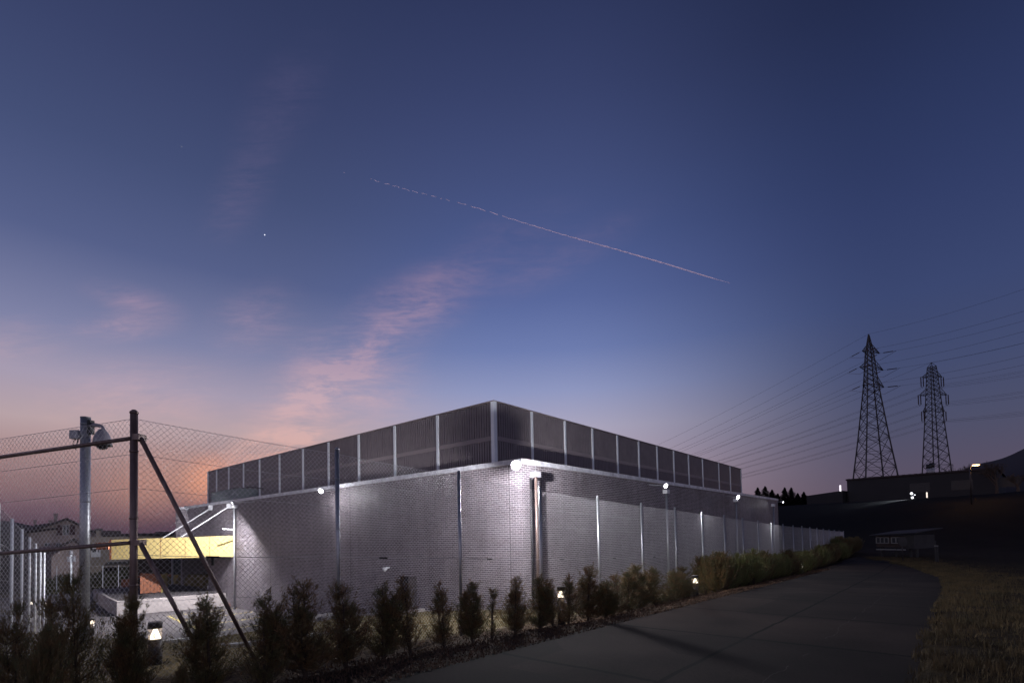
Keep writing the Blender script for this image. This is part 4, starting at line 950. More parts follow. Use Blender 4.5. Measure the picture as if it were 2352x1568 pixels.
# ------------------------------------------------------------------ ground cover
def blades(name, n, fu, hmin, hmax, m, label, seed, wd=.006, lie=.5):
    rg = np.random.default_rng(seed); P = np.array([fu(rg) for _ in range(n)])
    h = rg.uniform(hmin, hmax, n); a = rg.uniform(0, 2 * math.pi, n); l = rg.uniform(0, lie, n)
    d = np.stack([np.cos(a), np.sin(a), 0 * a], 1); s = np.stack([-np.sin(a), np.cos(a), 0 * a], 1)
    tip = P + d * (h * l)[:, None] + np.array([0, 0, 1.]) * (h * (1.05 - l * .8))[:, None]
    V = np.stack([P - s * wd, P + s * wd, tip], 1).reshape(-1, 3)
    o = fastmesh(name, V, np.arange(len(V)).reshape(-1, 3), m); o.rotation_euler.z = SITE; o.location.z = CZ
    return tag(o, label, 'ground cover', kind='stuff')
dryg = mat('dry_grass', (.13, .088, .036), .9, noise_=(1.5, (.045, .036, .015), .4, .65))
litm = mat('leaf_litter', (.14, .08, .045), .9, noise_=(4, (.05, .03, .02), .4, .65))
def f_right(rg):
    while True:
        u = 2 + 46 * rg.uniform(0, 1) ** 1.25; v = right_edge(u) + .10 + .10 * math.sin(u * 5.1) * math.sin(u * 1.7) - abs(rg.normal(0, 1.5))
        if math.sin(u * 2.1 + v * 1.3) * math.sin(v * 2.7 - u * .8) + .5 * math.sin(u * 6.3 + v * 4.1) > rg.uniform(-1.1, .7): return (u, v, max(gz(u, v), zr(u)))
    u = rg.uniform(3, 30) ** 1.0; v = right_edge(u) + .10 + .10 * math.sin(u * 5.1) * math.sin(u * 1.7) - abs(rg.normal(0, 2.0)); return (u, v, max(gz(u, v), zr(u)))
blades('verge_grass', 42000, f_right, .03, .17, dryg, 'tufted dry grass on the verge right of the road', 5)
def f_left(rg):
    u = rg.uniform(-1, 34); v = 4.98 + abs(rg.normal(0, 1.2)); v = min(v, 8.2); return (u, v, max(gz(u, v), zr(u) if v < 5.14 else -99) + .006)
blades('leaf_litter', 45000, f_left, .015, .06, litm, 'leaf litter and thin grass in the planting strip beside the road', 6, wd=.012, lie=.95)
bankg = mat('bank_grass', (.24, .185, .10), .9, noise_=(1.2, (.14, .12, .055), .4, .65))
def f_bank(rg):
    u = rg.uniform(3, 13.6); v = rg.uniform(8.5, 24.3)
    if u > 12.4 and v > 16.3: u -= 1.3
    return (u, v, gz(u, v))
blades('bank_grass', 60000, f_bank, .03, .08, bankg, 'short pale dry grass on the bank inside the fence', 7)

# shrubs at the far end of the yard
def shrub(seed, w, h):
    rg = np.random.default_rng(seed); n = 2600
    a = rg.uniform(0, 2 * math.pi, n); rr = w * np.sqrt(rg.uniform(0, 1, n)) * (.8 + .2 * np.sin(a * 3 + seed)); z = h * rg.uniform(.02, 1, n) * (1 - .35 * (rr / w) ** 2)
    P = np.stack([rr * np.cos(a), rr * np.sin(a) * .8, z], 1); d = rg.normal(0, 1, (n, 3)); d /= np.linalg.norm(d, axis=1)[:, None]; s = np.cross(d, rg.normal(0, 1, (n, 3)))
    V = np.stack([P, P + d * .13 + s * .03, P + d * .12 - s * .03], 1).reshape(-1, 3); return V
SHM = []
for sd_ in range(3):
    t = thing('shrub', 'x', 'shrub', (0, 0, 0), rz=0); fastmesh('foliage', shrub(sd_, 1.3, 1.9), np.arange(2600 * 3).reshape(-1, 3), M['shrub'], t)
    s = MB(); rg_ = random.Random(sd_)
    for _ in range(9): a = rg_.uniform(0, 6.28); s.tube([(0, 0, 0), (.35 * math.cos(a), .35 * math.sin(a), .8), (.9 * math.cos(a), .9 * math.sin(a), 1.6)], [.03, .02, .006], 4)
    s.build('stems', M['bark'], t); remember(t); SHM.append(t)
shl = ['leafy shrub at the far left of the yard beside the camera cluster pole', 'leafy shrub between the camera cluster pole and the thick near pole', 'leafy shrub directly right of the thick near pole',
       'tallest shrub before the beige wall', 'leafy shrub below the brown end of the canopy', 'leafy shrub left of the low brown box', 'leafy shrub behind the low brown box', 'shrub glimpsed under the canopy left of the dark panels']
for i, (x, Y, s_) in enumerate(((105, 45, .9), (145, 47, 1.0), (215, 50, .95), (236, 51, 1.0), (258, 51, .9), (282, 52, 1.15), (306, 52, 1.1), (332, 53, .9))):
    p = at(x, 1345, Y); p.z = CZ - 4.5 - .2; o = SHM[i] if i < 3 else copy_tree(SHM[i % 3]); o.location = p; o.scale = (s_, s_, s_); o.rotation_euler.z = i * 1.7; tag(o, shl[i], 'shrub', 'shrubs at the end of the yard')

# ------------------------------------------------------------------ houses on the left
def facing(name, label, x0, x1, y, Y, zbase, depth):
    """local frame: x to the right along the front, y away, z up from the foot"""
    a = at(x0, y, Y); b = at(x1, y, Y); azm = math.atan2((a.x + b.x) / 2, Y)       # front square to the line of sight
    t = thing(name, label, 'house' if 'house' in name else 'building', (a.x, a.y, CZ + zbase), rz=-azm)
    return t, on_front(t, x1, y)[0], Y / F_
def on_front(t, x, y):                        # photo pixel -> (local x, local z) on the front plane of a building
    r = ray(x, y); rz_ = t.rotation_euler.z; ex = Vector((math.cos(rz_), math.sin(rz_), 0)); ey = Vector((-math.sin(rz_), math.cos(rz_), 0))
    o = Vector(t.location) - Vector((0, 0, CZ)); k = o.dot(ey) / r.dot(ey); p = r * k
    return (p - o).dot(ex), p.z - o.z
h1, w1, k1 = facing('gabled_house', 'dark gabled house with a shuttered window and two chimneys at the left behind the fence', 66, 232, 1220, 60, -6, 9)
def hz(x, y, Y=60): return on_front(h1, x, y)
ap = hz(153, 1189); el = hz(66, 1222); er = hz(232, 1228); zl, zr_ = el[1], er[1]
s = MB(); D1 = 9
pf_ = [(0, 0), (w1, 0), (w1, zr_ - .15), (ap[0], ap[1] - .25), (0, zl - .15)]
s.add([(x, 0, z) for x, z in pf_] + [(x, D1, z) for x, z in pf_], [(0, 1, 2, 3, 4), (9, 8, 7, 6, 5)] + [(i, (i + 1) % 5, 5 + (i + 1) % 5, 5 + i) for i in range(5)]); s.build('wall', M['wall_house'], h1)
def slab(mb, a, b, y0, y1, th):
    mb.add([(a[0], y0, a[1]), (b[0], y0, b[1]), (b[0], y1, b[1]), (a[0], y1, a[1]), (a[0], y0, a[1] + th), (b[0], y0, b[1] + th), (b[0], y1, b[1] + th), (a[0], y1, a[1] + th)],
           [(0, 3, 2, 1), (4, 5, 6, 7), (0, 1, 5, 4), (1, 2, 6, 5), (2, 3, 7, 6), (3, 0, 4, 7)])
s = MB(); slab(s, (-.5, zl - .35), (ap[0], ap[1] - .2), -.8, D1 + .5, .22); slab(s, (ap[0] + .001, ap[1] - .2), (w1 + .4, zr_ - .3), -.8, D1 + .5, .22)
rf1 = s.build('roof', M['tiles'], h1)
a = hz(80, 1204); b = hz(101, 1203)
s = MB(); s.add([(-.4, -.6, zl - .2), (a[0], 1.5, a[1]), (b[0] + 1.2, 1.5, b[1] + .3), (b[0] + 1.2, -.6, zl + .35), (-.4, 8, zl - .2), (b[0] + 1.2, 8, zl)], [(0, 1, 2, 3), (0, 4, 1), (1, 4, 5, 2), (3, 2, 5)]); s.build('side_roof', M['tiles'], h1)
for x0, x1, y0, y1 in ((123, 132, 1178, 1194), (76, 81.5, 1193, 1206), (112.5, 119, 1193.5, 1200)):
    p = hz(x0, y0); q = hz(x1, y1); s = MB(); s.box(p[0], q[0], 1.5, 2.1, q[1] - .6, p[1]); s.box(p[0] - .06, q[0] + .06, 1.44, 2.16, p[1] - .12, p[1] + .02); s.build('chimney', M['wall_house'], rf1)
def win(t, f, x0, y0, x1, y1, sh=True, Y=60):
    p = f(x0, y1, Y); q = f(x1, y0, Y); wd = q[0] - p[0]
    s = MB(); s.box(p[0], q[0], -.03, .02, p[1], q[1]); fr = s.build('window', M['grey'], t)
    s = MB(); m_ = wd / 2
    for i in (0, 1): s.box(p[0] + .06 + i * m_, p[0] + m_ - .04 + i * m_, -.04, -.032, p[1] + .06, q[1] - .06)
    s.build('pane', M['pane'], fr)
    if sh:
        for sx_ in (-1, 1):
            c = p[0] - .55 if sx_ < 0 else q[0] + .05; s = MB(); s.box(c, c + .5, -.09, -.03, p[1], q[1]); s.build('shutter', M['shutter'], t)
win(h1, hz, 144, 1205, 159, 1228); win(h1, hz, 102, 1246, 115, 1254, False); win(h1, hz, 128, 1246, 141, 1254, False)
h2, w2_, _ = facing('barn', 'low dark barn with a long sloping roof in front of the gabled house', 118, 200, 1290, 50, -5.2, 8); h2['category'] = 'barn'
def hb(x, y, Y=50): return on_front(h2, x, y)
a, b, c = hb(96, 1277), hb(170, 1242), hb(212, 1262)
pf_ = [(.0, 0), (w2_, 0), (w2_, c[1] - .1), (b[0], b[1] - .2), (0, hb(118, 1276)[1])]
s = MB(); s.add([(x, 0, z) for x, z in pf_] + [(x, 7, z) for x, z in pf_], [(0, 1, 2, 3, 4), (9, 8, 7, 6, 5)] + [(i, (i + 1) % 5, 5 + (i + 1) % 5, 5 + i) for i in range(5)]); s.build('wall', M['wall_house'], h2)
s = MB(); slab(s, a, b, -.7, 7.5, .3); slab(s, (b[0] + .001, b[1]), (c[0], c[1] - .1), -.7, 7.5, .3); s.build('roof', M['tiles'], h2)
s = MB(); p = hb(133, 1300); s.box(p[0], p[0] + 1.1, -.03, .01, 0, 1.9); s.build('door', M['dark'], h2)
h3, w3_, _ = facing('beige_building', 'long low beige rendered building with a flat dark roof behind the yellow canopy', 206, 402, 1290, 58, -5.0, 10)
def hc(x, y, Y=58): return on_front(h3, x, y)
s = MB(); s.box(0, w3_, 0, 9, -.4, hc(300, 1231)[1]); s.build('wall', M['wall_beige'], h3)
s = MB(); s.box(hc(233, 1225)[0], hc(275, 1225)[0], -.4, 9.4, hc(250, 1231)[1] + .002, hc(250, 1218)[1]); s.box(hc(275.5, 1225)[0], w3_ + .3, -.4, 9.4, hc(250, 1231)[1] + .002, hc(350, 1224)[1]); rf3 = s.build('roof', M['tiles'], h3)
p, q = hc(220, 1214), hc(233, 1231); s = MB(); s.box(p[0], q[0], .5, 1.1, q[1] - .1, p[1] - .2); ch = s.build('chimney', M['wall_beige'], h3); s = MB(); s.box(p[0] - .1, q[0] + .1, .4, 1.2, p[1] - .2, p[1] + .05); s.build('cap', M['dark'], ch)
p, q = hc(209, 1279), hc(231, 1257); s = MB(); s.box(p[0], q[0], -.06, .0, p[1], q[1]); fr = s.build('window', M['white'], h3)
s = MB(); s.box(p[0] + .12, p[0] + .45, -.075, -.062, q[1] - .5, q[1] - .12); s.box(p[0] + .6, q[0] - .12, -.075, -.062, q[1] - .5, q[1] - .12); s.build('pane', M['pane'], fr)
s = MB(); p = hc(345, 1284); s.box(p[0], p[0] + .12, -1.6, -1.48, 0, 2.6); s.box(p[0] - 4, p[0] + 1.0, -2.2, 0, 2.6, 2.75); s.build('porch', M['dark'], h3)
# far roofs on the horizon
for x, w_m, h_m, Y, lb_ in ((345, 46, 9, 900, 'faint distant flat block on the left horizon above the canopy'), (375, 22, 12, 820, 'small distant block on the left horizon next to the brick wall')):
    p = at(x, 1222, Y); t = thing('distant_building', lb_, 'building', (p.x, p.y, CZ - 6 + 8), rz=.2)
    MB().box(-w_m / 2, w_m / 2, 0, 12, -6, h_m).build('wall', M['wall_house'], t); MB().box(-w_m / 2 - 1, w_m / 2 + 1, -1, 13, h_m + .01, h_m + 1).build('roof', M['tiles'], t)
    s = MB(); [s.box(-w_m / 2 + 2 + i * 4, -w_m / 2 + 4 + i * 4, -.1, -.02, 2, 4) for i in range(int(w_m / 4) - 1)]; s.build('window', M['pane'], t)

# ------------------------------------------------------------------ right hand side: industrial hall, hut, signs
def hill(X, Y): p = Vector((X, Y, 0)); return gz(*UV(p)) + CZ
q0_ = at(1947, 1100, 104); q1_ = at(2290, 1079, 88)
hall = thing('industrial_hall', 'long dark industrial hall with a pale gable end on the hill at the right', 'building', (q0_.x, q0_.y, hill(q0_.x, q0_.y)), rz=math.atan2(q1_.y - q0_.y, q1_.x - q0_.x))
Lh = math.hypot(q1_.x - q0_.x, q1_.y - q0_.y); Hh = q0_.z - hall.location.z
MB().box(0, Lh, 0, 26, -5, Hh - .3).build('wall', M['shedwall'], hall)
s = MB(); s.prism([(-.3, -.3), (Lh + .3, -.3), (Lh + .3, 26.3), (-.3, 26.3)], Hh - .298, Hh)
for i in range(int(Lh / .9)): s.box(i * .9, i * .9 + .45, -.36, -.305, Hh - .25, Hh + .03)
s.build('roof', M['tiles'], hall)
# gable to the left: rises towards the hall
s = MB(); a = 0
s.add([(-.4, 1, -5), (-.4, 24, -5), (-.4, 24, Hh * .60), (-.4, 1, Hh * .97), (-.35, 1, -5), (-.35, 24, -5), (-.35, 24, Hh * .6), (-.35, 1, Hh * .97)], [(0, 3, 2, 1), (4, 5, 6, 7), (0, 1, 5, 4), (1, 2, 6, 5), (2, 3, 7, 6), (3, 0, 4, 7)])
s.build('gable', M['shedgable'], hall)
for i in range(6): s = MB(); s.box(10 + i * 6, 13 + i * 6, -.05, -.01, 1.5, 3.2); s.build('window', M['dark'], hall)
for x in (2133, 2140):
    p = at(x, 1066 if x < 2136 else 1063, 99); o = thing('chimney_stack', 'left of two stubby round stacks on the hall roof' if x == 2133 else 'right and slightly taller of the two round stacks on the hall roof', 'chimney', (p.x, p.y, hall.location.z + Hh), rz=0, group='round stacks on the hall roof')
    hh = p.z - o.location.z; MB().lathe([(.42, 0), (.42, hh * .62)], n=14).build('shaft', M['grey'], o, smooth=True); MB().lathe([(.44, hh * .62), (.44, hh), (.36, hh)], n=14).build('cowl', M['dark'], o, smooth=True)
# low extension and lit slit
p = at(1853, 1138, 108); q = at(1935, 1126, 103)
ext = thing('low_shed', 'long low dark shed to the left of the industrial hall', 'shed', (p.x, p.y, hill(p.x, p.y)), rz=math.atan2(q.y - p.y, q.x - p.x))
ll = math.hypot(q.x - p.x, q.y - p.y); s = MB(); s.add([(0, 0, -4), (ll, 0, -4), (ll, 12, -4), (0, 12, -4), (0, 0, p.z - ext.location.z), (ll, 0, q.z - ext.location.z), (ll, 12, q.z - ext.location.z), (0, 12, p.z - ext.location.z)], [(0, 3, 2, 1), (4, 5, 6, 7), (0, 1, 5, 4), (1, 2, 6, 5), (2, 3, 7, 6), (3, 0, 4, 7)]); s.build('wall', M['shedwall'], ext)
s = MB(); s.box(ll - .45, ll - .2, -.25, -.02, q.z - ext.location.z - .1, q.z - ext.location.z + 1.1); s.build('lit_panel', mat('pale_lit_panel', (1, 1, 1), .5, emit=(.95, .88, .95), es=1.3), ext)
# hut
pL, pR = at(2012, 1230, 41), at(2098, 1228, 38.5); gh = hill(pL.x, pL.y)
hut = thing('wooden_hut', 'old raised wooden hut with a row of white framed windows across the road', 'hut', (pL.x, pL.y, gh), rz=math.atan2(pR.y - pL.y, pR.x - pL.x))
Lw = math.hypot(pR.x - pL.x, pR.y - pL.y); hb0 = .75; ht = pL.z - gh
s = MB()
for i in range(9): z0 = hb0 + (ht - hb0) * i / 9; s.box(0, Lw * .80, 0, .06, z0, z0 + (ht - hb0) / 9 - .02)
s.build('board_wall', M['hutboards'], hut)
MB().box(.03, Lw * .80 - .02, .065, 2.6, hb0, ht - .01).build('core', M['dark'], hut)
MB().box(Lw * .80 + .03, Lw * 1.04, -.15, 2.4, hb0 - .1, ht + .05).build('side_panel', M['hutpanel'], hut)
s = MB(); s.add([(-.3, -.4, ht), (Lw * 1.15, -.4, ht + .18), (Lw * 1.15, 3, ht + .5), (-.3, 3, ht + .3), (-.3, -.4, ht + .07), (Lw * 1.15, -.4, ht + .25), (Lw * 1.15, 3, ht + .57), (-.3, 3, ht + .37)], [(0, 3, 2, 1), (4, 5, 6, 7), (0, 1, 5, 4), (1, 2, 6, 5), (2, 3, 7, 6), (3, 0, 4, 7)]); s.build('roof', M['hutroof'], hut)
for a, b, n in ((.0, .36, 3), (.42, .79, 3)):
    z0, z1 = ht - .60, ht - .1; s = MB(); x0, x1 = a * Lw, b * Lw
    s.box(x0, x1, -.05, -.003, z0, z0 + .06); s.box(x0, x1, -.05, -.003, z1 - .06, z1)
    for i in range(n + 1): xx = x0 + (x1 - x0 - .07) * i / n; s.box(xx, xx + .07, -.049, -.004, z0 + .06, z1 - .06)
    f_ = s.build('window', M['hutwhite'], hut); s = MB(); s.box(x0 + .05, x1 - .05, -.02, -.006, z0 + .05, z1 - .05); s.build('pane', M['pane'], f_)
MB().box(0, Lw * .8, -.07, -.02, ht - 1.12, ht - 1.02).build('white_board', M['hutwhite'], hut)
for x in (.2, Lw * .45, Lw * .84, Lw * 1.0): MB().box(x, x + .12, .2, .32, -.3, hb0 - .02).build('stilt', M['hutpanel'], hut)
# signs by the road
def sign(x, yb, yt, Y, label, disc=True, r=.32):
    p = at(x, yb, Y); g = hill(p.x, p.y); p.z = g; t = thing('road_sign', label, 'road sign', p, rz=0); h = at(x, yt, Y).z - g
    MB().tube([(0, 0, -.05), (0, 0, h)], .03, 8).build('pole', M['bollard'], t, smooth=True)
    if disc:
        s = MB(); s.lathe([(r, -.01), (r, .01)], n=24); o = s.build('plate', M['grey'], t); o.rotation_euler.x = R(90); o.location = (0, -.05, h - r); o.data.materials[0] = M['hutpanel']
sign(2073, 1273, 1232, 34, 'round sign seen from behind on a pole in front of the hut')
for x, lb_ in ((2149, 'left of two bare wooden stakes right of the hut'), (2153.5, 'right and shorter of the two bare stakes right of the hut')):
    p = at(x, 1275, 33); p.z = hill(p.x, p.y); o = thing('marker_stake', lb_, 'stake', p, rz=0, group='bare stakes right of the hut')
    MB().box(-.035, .035, -.035, .035, -.1, 1.35 if x < 2150 else 1.1).build('stake', M['hutpanel'], o); MB().box(-.04, .04, -.04, .04, 1.0, 1.06).build('band', M['hutwhite'], o)
# street lamp (sodium)
p = at(2227.5, 1070, 70); g = hill(p.x, p.y); sl = thing('street_lamp', 'tall street lamp with an orange glowing head at the right on the hill', 'street lamp', (p.x, p.y, g), rz=0); h = p.z - g
MB().tube([(0, 0, -.1), (0, 0, h - .1), (.05, 0, h)], [.10, .07, .06], 10).build('pole', M['bollard'], sl, smooth=True)
MB().tube([(.05, 0, h - .02), (.5, 0, h + .12)], .04, 8).build('arm', M['galvpost'], sl, smooth=True)
s = MB(); s.lathe([(.05, -.12), (.28, -.1), (.36, 0), (.3, .1), (.06, .14)], n=18); o = s.build('head', LAMPO, sl, smooth=True); o.location = (.85, 0, h + .12); o.scale = (1.35, .8, .45)
lamp(sl, 'POINT', (.85, 0, h - .2), None, 420, (1, .5, .18), size=.2)
# floodlight cluster on the hill
p = at(2098, 1139, 86); g = hill(p.x, p.y)
fc = thing('hill_floodlight', 'cluster of white floodlights on a low mast in front of the industrial hall', 'floodlight', (p.x, p.y, g), rz=0); h = p.z - g
MB().tube([(0, 0, -.1), (0, 0, h + .3)], .09, 8).build('mast', M['galv'], fc, smooth=True)
for dx, dz, r in ((-.45, .45, .19), (-.35, -.25, .17), (.1, -.9, .08), (.1, .2, .07)):
    s = MB(); s.lathe([(r, 0), (r * .8, .12), (r * .3, .16)], n=14); o = s.build('lamp_head', LAMPD, fc, smooth=True); o.location = (dx, -.2, h + dz); o.rotation_euler = Vector((-.85, -.75, -.1)).to_track_quat('Z', 'Y').to_euler()
MB().box(2.0, 2.16, -.3, -.2, h - .3, h + .6).build('lit_panel', mat('dim_lit_panel', (1, 1, 1), .5, emit=(1, .85, .7), es=1.2), fc)
lamp(fc, 'SPOT', (-.7, -.5, h), (-1, .12, .02), 3000, (.8, .88, 1), size=.3, cone=R(75), blend=.8)

# ------------------------------------------------------------------ pylons
def pylon(name_label, X, Y, zbase, prof, arms, rot, arm_rot, peak, hang, bar=.17):
    """prof: (z, half side) from foot to top; arms: (z, length left, length right, rise)"""
    t = thing('pylon', name_label, 'pylon', (X, Y, zbase), rz=rot, group='lattice pylons on the hill'); fr = MB()
    def hs(z): return interp(z, [p[0] for p in prof], [p[1] for p in prof])
    def br(a, b, w):
        a = Vector(a); b = Vector(b); fr.tube([a, b], w, 4, cap=False)
    top = prof[-1][0]; cs = [(1, 1), (1, -1), (-1, -1), (-1, 1)]
    zs = [prof[0][0]]
    while zs[-1] < top - .4:
        zs.append(min(top, zs[-1] + max(1.15, 1.25 * hs(zs[-1]) * (1.0 if hs(zs[-1]) > 1.6 else .95))))
    for c in cs:
        pts = [(c[0] * hs(z), c[1] * hs(z), z) for z in zs]; fr.tube(pts, [bar * (1.2 - .5 * z / top) for z in zs], 4, cap=False)
    for a, b in zip(zs[:-1], zs[1:]):
        ha, hb_ = hs(a), hs(b)
        for i in range(4):
            c, d = cs[i], cs[(i + 1) % 4]; w = bar * .42
            br((c[0] * ha, c[1] * ha, a), (d[0] * hb_, d[1] * hb_, b), w); br((d[0] * ha, d[1] * ha, a), (c[0] * hb_, c[1] * hb_, b), w)
            br((c[0] * hb_, c[1] * hb_, b), (d[0] * hb_, d[1] * hb_, b), w * .8)
            if ha > 3:     # secondary bracing in the wide lower bays
                m1 = (Vector((c[0] * ha, c[1] * ha, a)) + Vector((d[0] * hb_, d[1] * hb_, b))) / 2; zc_ = m1.z; hc_ = hs(zc_)
                br(m1, (c[0] * hc_, c[1] * hc_, zc_), w * .8); br(m1, (d[0] * hc_, d[1] * hc_, zc_), w * .8)
    if peak: [br((c[0] * hs(top), c[1] * hs(top), top), (0, 0, peak), bar * .5) for c in cs]
    fr.build('lattice_frame', M['lattice'], t)
    tips = []
    ca, sa = math.cos(arm_rot), math.sin(arm_rot)
    for z, la, rr_, rise in arms:
        for sg, ln in ((-1, la), (1, rr_)):
            tip = Vector((sg * ln * ca, sg * ln * sa, z)); am = MB(); h_ = hs(z); q = [(c[0] * h_, c[1] * h_) for c in cs]; q.sort(key=lambda c: -sg * (c[0] * ca + c[1] * sa)); 
            for c in q[:2]:
                am.tube([(c[0], c[1], z), tip], bar * .5, 4, cap=False); h2_ = hs(z + rise); k = h2_ / h_; am.tube([(c[0] * k, c[1] * k, z + rise), tip], bar * .45, 4, cap=False)
                for f in (.3, .6):
                    m = Vector((c[0], c[1], z)).lerp(tip, f); m2 = Vector((c[0] * k, c[1] * k, z + rise)).lerp(tip, f); am.tube([m, m2], bar * .3, 4, cap=False)
            a_, b_ = [Vector((c[0], c[1], z)) for c in q[:2]]
            for f in (.25, .5, .75): am.tube([a_.lerp(tip, f), b_.lerp(tip, f)], bar * .3, 4, cap=False)
            ar = am.build('cross_arm', M['lattice'], t)
            if hang:
                ins = MB()
                for o in (-.42, .42): 
                    zz = [tip.z - hang * i / 12 for i in range(13)]
                    ins.tube([(tip.x + o * ca, tip.y + o * sa, q_) for q_ in zz], [.12 if i % 2 else .2 for i in range(13)], 6)
                ins.tube([(tip.x - .45 * ca, tip.y, tip.z - hang), (tip.x, tip.y, tip.z - hang - .5), (tip.x + .45 * ca, tip.y, tip.z - hang)], .06, 4)
                ins.build('insulator', M['insul'], ar)
                tips.append(Vector((tip.x, tip.y, tip.z - hang - .4)))
            else: tips.append(tip)
    Rm = Matrix.Rotation(rot, 3, 'Z')
    return t, [Rm @ q + t.location for q in tips], t.location + Vector((0, 0, peak or top))
g1 = hill(*at(1996, 1208, 130).xy); pb1 = at(2012, 1208, 130); zb1 = min(hill(pb1.x, pb1.y), CZ + 9.5)
za = at(1995, 767, 130).z - zb1
def zy(y, Y=130, x=1996, zb=None): return at(x, y, Y).z - (zb1 if zb is None else zb)
ap1 = at(1995, 767, 130)
py1, tips1, e1_ = pylon('nearer and taller lattice pylon with three pairs of arms and slack tension insulators', ap1.x, 130, zb1,
    [(0, 4.2), (zy(1097), 3.57), (zy(1020), 2.63), (zy(884), 1.20), (zy(842), .9), (zy(808), .66), (zy(770), .08)],
    [(zy(808), 2.6, 3.85, 1.9), (zy(846), 3.8, 4.9, 1.9), (zy(886), 2.9, 4.9, 2.2)], R(-12), R(32), za, 0)
zb2 = hill(*at(2145, 1205, 170).xy); ap2 = at(2139.5, 832, 170)
def zy2(y): return at(2140, y, 170).z - zb2
py2, tips2, e2_ = pylon('further lattice pylon with hanging double insulators and three levels of arms', ap2.x, 170, zb2,
    [(0, 3.3), (zy2(1088), 2.75), (zy2(945), 1.63), (zy2(865), 1.08), (zy2(842), .84)],
    [(zy2(866), 3.6, 3.5, 1.8), (zy2(907), 4.8, 4.9, 2.6), (zy2(945), 3.9, 3.8, 2.3)], R(-6), R(9), zy2(832), 3.1)
cabg = 'power cables strung between the pylons'
def sag(a, b, s, n=24): return [a.lerp(b, i / n) - Vector((0, 0, s * 4 * (i / n) * (1 - i / n))) for i in range(n + 1)]
dirL = Vector((-.12, 1, 0)); dirR = Vector((.34, -1, 0))
def cable(p, label, r0, lenL, lenR, drop=0, s=6, ins=False, twin=0):
    a = p + dirL * lenL + Vector((0, 0, -drop)); b = p + dirR * lenR
    t = thing('power_cable', label, 'power cable', p, rz=0, group=cabg); mb = MB()
    for o in ((0,) if not twin else (-twin, twin)):
        off = Vector((0, 0, o)); L_ = sag(a, p, s, 30); R_ = sag(p, b, s * .6, 24)
        mb.tube([q - p + off for q in L_], [r0 * max(1, (q.y / 150)) for q in L_], 4, cap=False); mb.tube([q - p + off for q in R_], r0, 4, cap=False)
    mb.build('conductor', M['cable'], t)
    if ins:
        im = MB()
        for pts, st in ((sag(a, p, s, 30)[::-1], 1), (sag(p, b, s * .6, 24), 1)):
            d = (pts[1] - pts[0]).normalized(); im.tube([d * 1.0, d * 3.4], .11, 6); 
        im.tube([(sag(a, p, s, 30)[-2] - p).normalized() * 4.2, Vector((0, 0, -1.8)), (sag(p, b, s * .6, 24)[1] - p).normalized() * 4.2], .04, 4, cap=False)
        im.build('insulator', M['insul'], t)
names1 = ['upper left', 'upper right', 'middle left', 'middle right', 'lower left', 'lower right']
cable(e1_, 'thin earth wire over the tip of the nearer pylon', .022, 330, 70, s=5)
for tp, nm in zip(tips1, names1): cable(tp, 'cable held by the %s arm of the nearer pylon' % nm, .025, 330, 75, s=6, ins=True)
cable(e2_, 'thin earth wire over the tip of the further pylon', .026, 360, 90, s=5)
for tp, nm in zip(tips2, names1): cable(tp, 'twin cable hanging from the %s arm of the further pylon' % nm, .026, 360, 95, s=6, twin=.22)

# ------------------------------------------------------------------ background trees
def far_conifer_mesh(seed, H, W_):
    rg = np.random.default_rng(seed); Vs = []; n = 5200; t = rg.uniform(0.05, 1, n); a = rg.uniform(0, 2 * math.pi, n)
    rr = W_ * (1 - t) ** .8 * rg.uniform(.3, 1.1, n) * (.75 + .25 * np.sin(t * 28 + a)); P = np.stack([rr * np.cos(a), rr * np.sin(a), H * t - rr * .25], 1)
    d = np.stack([np.cos(a), np.sin(a), rg.uniform(-.2, .5, n)], 1); s = np.stack([-np.sin(a), np.cos(a), 0 * a], 1)
    V = np.stack([P - s * .14, P + s * .14, P + d * (.12 + .5 * (1 - t))[:, None]], 1).reshape(-1, 3); return V
fcl = ['dark conifer just right of the end of the brick building', 'bushy dark conifer, leftmost of the taller clump behind the wall end', 'broad dark conifer in the middle of the left clump', 'dark conifer on the right of the left clump', 'first pointed conifer of the right clump before the shed', 'tall pointed conifer of the right clump', 'small conifer right of the tall pointed one', 'last lone conifer before the low dark shed', 'dark conifer between both clumps', 'squat conifer at the very end of the brick wall']
fcd = [(1722, 1138, 3.0), (1740, 1119, 3.2), (1757, 1116, 4), (1773, 1124, 3), (1802, 1119, 3), (1817, 1119, 3), (1832, 1132, 2.4), (1846, 1129, 2.6), (1786, 1133, 3.0), (1710, 1140, 3)]
for i, (x, yt, wd) in enumerate(fcd):
    Y = 112 + (i % 3) * 2; p = at(x, yt, Y); g = hill(p.x, p.y) - .5; H = p.z - g
    t = thing('pine_tree', fcl[i], 'tree', (p.x, p.y, g), rz=0, group='dark conifers behind the building end')
    V = far_conifer_mesh(i, H, wd * .8); fastmesh('crown', V, np.arange(len(V)).reshape(-1, 3), M['farleaf'], t)
    MB().tube([(0, 0, 0), (0, 0, H * .9)], [.2, .03], 6).build('trunk', M['bark'], t)
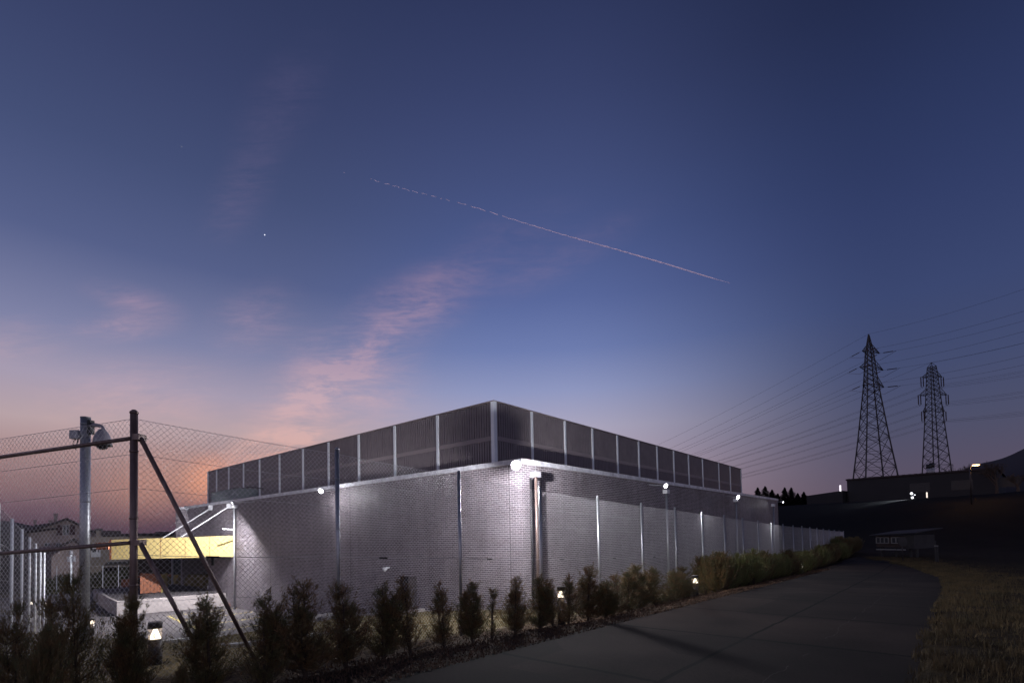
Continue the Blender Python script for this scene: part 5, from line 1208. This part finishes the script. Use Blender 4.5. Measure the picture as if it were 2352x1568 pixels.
def bare_tree(label, x, yt, Y, spread, seed, H=None):
    p = at(x, yt, Y); g = hill(p.x, p.y) - .3; H = p.z - g; rg = random.Random(seed)
    t = thing('bare_tree', label, 'tree', (p.x, p.y, g), rz=0, group='leafless trees on the hill'); tr = MB(); cr = MB()
    tr.tube([(0, 0, 0), (.1, 0, H * .25), (0, .1, H * .45)], [.28, .2, .16], 7)
    def grow(a, d, ln, r, lv):
        b = a + d * ln; m = a + d * ln * .5 + Vector((rg.uniform(-1, 1), rg.uniform(-1, 1), 0)) * ln * .06
        cr.tube([a, m, b], [r, r * .8, r * .6], 4, cap=False)
        if lv == 0: return
        for _ in range(3 if lv > 1 else 4):
            nd = (d + Vector((rg.uniform(-1, 1), rg.uniform(-1, 1), rg.uniform(-.35, .7))) * .75).normalized(); grow(a.lerp(b, rg.uniform(.45, 1)), nd, ln * rg.uniform(.55, .75), r * .6, lv - 1)
    for k in range(7):
        aa = rg.uniform(0, 6.28); grow(Vector((0, .05, H * rg.uniform(.25, .45))), Vector((math.cos(aa) * spread, math.sin(aa) * spread, 1)).normalized(), H * .27, .09, 4)
    tr.build('trunk', M['bark'], t); cr.build('crown', M['bark'], t)
bare_tree('spreading leafless tree right of the industrial hall', 2285, 1052, 84, .75, 1)
bare_tree('smaller leafless tree behind the further pylon foot', 2188, 1062, 112, .7, 2)
bare_tree('leafless shrub-like tree at the right edge', 2335, 1082, 80, 1.0, 3)

# ------------------------------------------------------------------ sky objects
Yc = 3000.
pts = [at(x, y, Yc) for x, y in ((760, 388), (853, 412), (946, 439), (1070, 470), (1210, 514), (1300, 541), (1420, 574), (1530, 606), (1620, 634), (1677, 650))]
rg_ = np.random.default_rng(2); tr_ = thing('vapour_trail', 'thin pinkish vapour trail of an aircraft crossing the sky', 'vapour trail', pts[-1], rz=0)
mb = MB(); n = 260
def along(t): t *= len(pts) - 1; i = min(len(pts) - 2, int(t)); return pts[i].lerp(pts[i + 1], t - i)
cur = []; rad = []
for i in range(n + 1):
    t = i / n; p = along(t); amp = 5.0 * (1 - t) ** 1.2 * min(1, 1.1)
    p = p + Vector((0, 0, amp * math.sin(i * 1.1) * rg_.uniform(.2, 1))); gap = t < .45 and rg_.random() < (.40 - t * .8)
    if t < .12: gap = rg_.random() < .75
    r = (.9 + 2.4 * min(1, t * 1.3) ** 2) * (1 if t < .9 else max(.25, (1 - t) / .1)) * rg_.uniform(.6, 1.25 if t < .8 else 1.0)
    if gap:
        if len(cur) > 1: MB().tube(cur, rad, 5).build('vapour_streak', M['trail'], tr_)
        cur = []; rad = []
    else: cur.append(p - pts[-1]); rad.append(r)
if len(cur) > 1: MB().tube(cur, rad, 5).build('vapour_streak', M['trail'], tr_)
for x, y, r, lb_ in ((608, 539.5, 4.2, 'bright lone evening star left of the vapour trail'), (417, 337, 1.5, 'faint small star high at the left')):
    p = at(x, y, 3500); s = MB(); s.lathe([(r * .3, -r * .9), (r, 0), (r * .3, r * .9)], n=10); o = s.build('star', STARM); o.location = p; tag(o, lb_, 'star')
